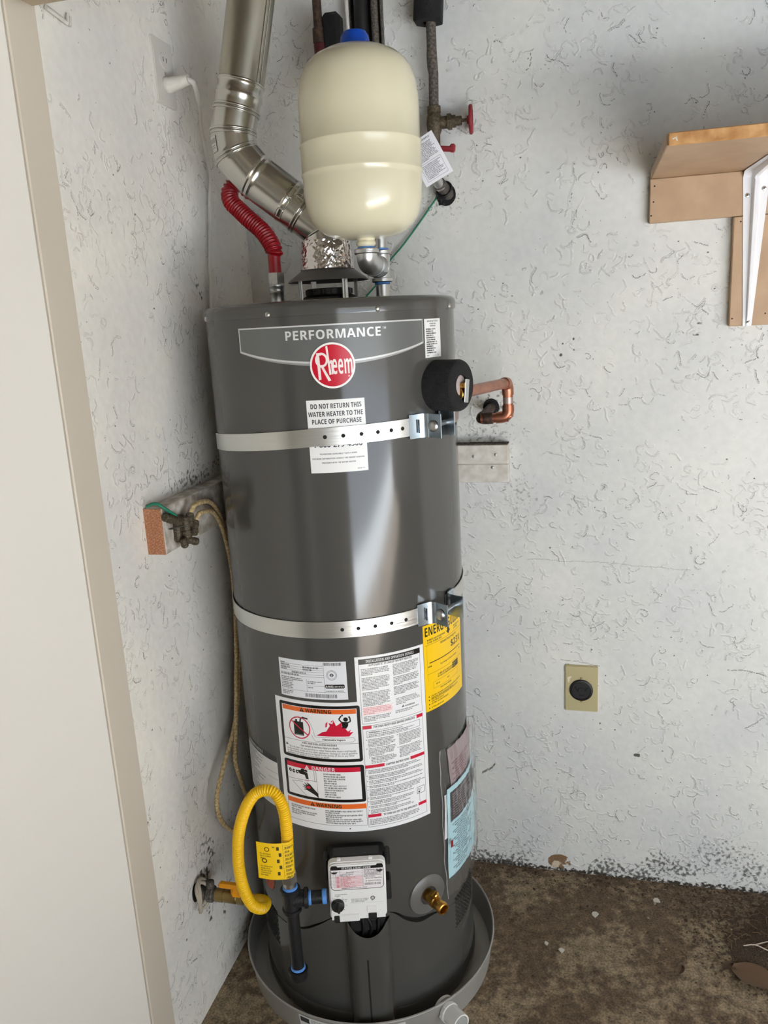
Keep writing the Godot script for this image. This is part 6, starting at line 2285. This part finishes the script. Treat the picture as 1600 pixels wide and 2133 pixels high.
# ---------------------------------------------------------------- dirt on the floor
func floor_litter() -> void:
	var kinds := [[s8(74, 58, 44), 3400, 0.0017, "earth_crumbs", "brown earth crumbs scattered along the foot of the rear wall"], [s8(160, 146, 126), 500, 0.0013, "plaster_crumbs", "pale plaster crumbs scattered over the dirty floor"]]
	for kd in kinds:
		var g := G.new()
		var r := RandomNumberGenerator.new()
		r.seed = kd[1]
		var ps := []
		for i in 7:
			var a := TAU * i / 6.0
			ps.append(Vector3(cos(a) * r.randf_range(0.6, 1.1), r.randf_range(-0.1, 0.2), sin(a) * r.randf_range(0.6, 1.1)))
		for i in 6:
			g.face([ps[i], ps[(i + 1) % 6], Vector3(0.1, 0.75, 0)], (ps[i] + ps[(i + 1) % 6]) * 0.5 + Vector3.UP)
		var mm := MultiMesh.new()
		mm.transform_format = MultiMesh.TRANSFORM_3D
		mm.mesh = g.mesh()
		mm.instance_count = kd[1]
		for i in kd[1]:
			var x := r.randf_range(-0.28, 1.25)
			var z := ZB + 0.004 + absf(r.randfn(0.0, 0.05))
			var q := r.randf()
			if q < 0.45:
				x = clampf(r.randfn(0.93, 0.1), 0.66, 1.3)
				z = clampf(r.randfn(-0.17, 0.08), ZB + 0.01, 0.1)
			elif q < 0.6:
				x = r.randf_range(0.3, 1.2)
				z = r.randf_range(-0.33, 0.4)
			if Vector2(x, z).length() < 0.3 or x < XL + 0.01:
				x = r.randf_range(0.4, 1.2)
			var s: float = kd[2] * exp(r.randfn(0.0, 0.5))
			mm.set_instance_transform(i, Transform3D(Basis(Vector3.UP, r.randf() * TAU).scaled(Vector3(s, s * r.randf_range(0.5, 0.9), s * r.randf_range(0.6, 1.3))), Vector3(x, 0.0004, z)))
		var o := MultiMeshInstance3D.new()
		o.name = kd[3]
		o.multimesh = mm
		o.material_override = mat(kd[0], 0.95)
		add_child(o, true)
		o.set_meta("kind", "stuff")
		tag(o, kd[4], "dirt")
	# heap of sweepings: a low mound, twigs in it
	var nz := noise(77, 22.0, 4)
	var g := G.new()
	g.sheet(50, 40, func(u: float, v: float) -> Vector3:
		var a := TAU * u
		var rr := v * (0.115 + 0.02 * sin(a * 3.0))
		var x := 0.965 + cos(a) * rr * 1.25
		var z := -0.16 + sin(a) * rr * 1.2
		var h := 0.016 * (1.0 - v * v) + 0.012 * absf(nz.get_noise_2d(x, z)) * (1.0 - v)
		return Vector3(x, h - 0.001, maxf(z, ZB + 0.002)), Vector3.UP, true)
	var em := tri_map(mat(Color.WHITE, 0.95, 0.0, mottled(s8(58, 45, 34), s8(112, 92, 70), 58, 0.1)), 9.0)
	relief(em, bump(59, 0.12), 0.5)
	var heap := obj("dirt_heap", g, em)
	heap.set_meta("kind", "stuff")
	tag(heap, "low heap of dark sweepings on the floor by the rear wall", "dirt")
	var r := RandomNumberGenerator.new()
	r.seed = 12
	g = G.new()
	for i in 220:
		var x := r.randfn(0.945, 0.085)
		var z := clampf(r.randfn(-0.15, 0.06), ZB + 0.02, 0.02)
		var a := r.randf() * TAU
		var l := r.randf_range(0.008, 0.035)
		var y := 0.003 + 0.016 * maxf(0.0, 1.0 - Vector2(x - 0.965, z + 0.16).length_squared() / 0.014)
		g.tube(PackedVector3Array([Vector3(x, y, z), Vector3(x + cos(a) * l * 0.5, y + r.randf_range(0.0, 0.005), z + sin(a) * l * 0.5), Vector3(x + cos(a + 0.4) * l, y - 0.001, z + sin(a + 0.4) * l)]), fixed(r.randf_range(0.0005, 0.0012)), 5)
	var tw := obj("dry_twigs", g, mat(s8(126, 100, 74), 0.9), heap)
	tw.set_meta("kind", "stuff")
	g = G.new()
	for q in [[[0.842, -0.128], [0.868, -0.135], [0.9, -0.127], [0.93, -0.14]], [[0.868, -0.135], [0.885, -0.15], [0.915, -0.158]]]:
		var pl := []
		for p in q:
			pl.append(Vector3(p[0], 0.019 + 0.004 * sin(p[0] * 90.0), p[1]))
		g.tube(spline(pl, 0.004), fixed(0.0013), 6)
	tag(obj("pale_root", g, mat(s8(206, 190, 172), 0.8)), "pale branched root lying on top of the dark sweepings", "root")
	# one large dead leaf, and flakes of paint
	var leaf := func(nm: String, c: Vector3, turn: float, l: float, col: Color, lab: String) -> void:
		var q := G.new()
		q.at(Transform3D(Basis(Vector3.UP, turn), c))
		q.sheet(16, 6, func(u: float, v: float) -> Vector3:
			var w := 0.28 * l * sin(PI * pow(u, 0.8))
			var e := (v - 0.5) * 2.0
			return Vector3((u - 0.5) * l, 0.003 + 0.004 * e * e + 0.004 * sin(u * 3.0), e * w), Vector3.UP)
		q.tube(PackedVector3Array([Vector3(-0.5 * l, 0.0045, 0), Vector3(0.5 * l, 0.0045, 0)]), fixed(0.0007), 5)
		tag(obj(nm, q, mat(col, 0.8)), lab, "leaf")
	leaf.call("dead_leaf", Vector3(0.86, 0.0, -0.052), -0.45, 0.12, s8(106, 82, 60), "large curled brown leaf at the edge of the dark sweepings")
	leaf.call("dead_leaf", Vector3(0.802, 0.0, -0.075), 0.7, 0.034, s8(74, 54, 38), "small dark leaf just in front of the large brown leaf")
	leaf.call("dead_leaf", Vector3(0.70, 0.0, -0.045), 1.2, 0.028, s8(86, 64, 44), "tiny curled leaf alone on the bare concrete")
	var flakes := [[0.665, -0.268, 0.012, "white plaster flake at the foot of the rear wall by the sweepings"], [0.44, -0.06, 0.009, "larger of the two white paint chips near the drain pan"], [0.405, -0.075, 0.007, "smaller of the two white paint chips near the drain pan"], [0.56, 0.2, 0.006, "white paint chip out on the bare concrete"], [0.515, -0.19, 0.011, "pale grey flake on the earth below the tan outlet"], [0.86, 0.14, 0.008, "white paint chip on the concrete below the large brown leaf"]]
	for i in flakes.size():
		var f: Array = flakes[i]
		g = G.new()
		var pl := PackedVector2Array()
		r.seed = 90 + i
		for j in 7:
			var a := TAU * j / 7.0
			pl.append(Vector2(cos(a), sin(a)) * f[2] * r.randf_range(0.5, 1.0))
		g.at(Transform3D(Basis(Vector3.RIGHT, -PI / 2 + 0.12) * Basis(Vector3.BACK, 0.3), Vector3(f[0], 0.0012, f[1])))
		g.prism(pl, -0.0006, 0.0012)
		tag(obj("paint_chip", g, mat(s8(206, 200, 188), 0.7)), f[3], "paint chip")
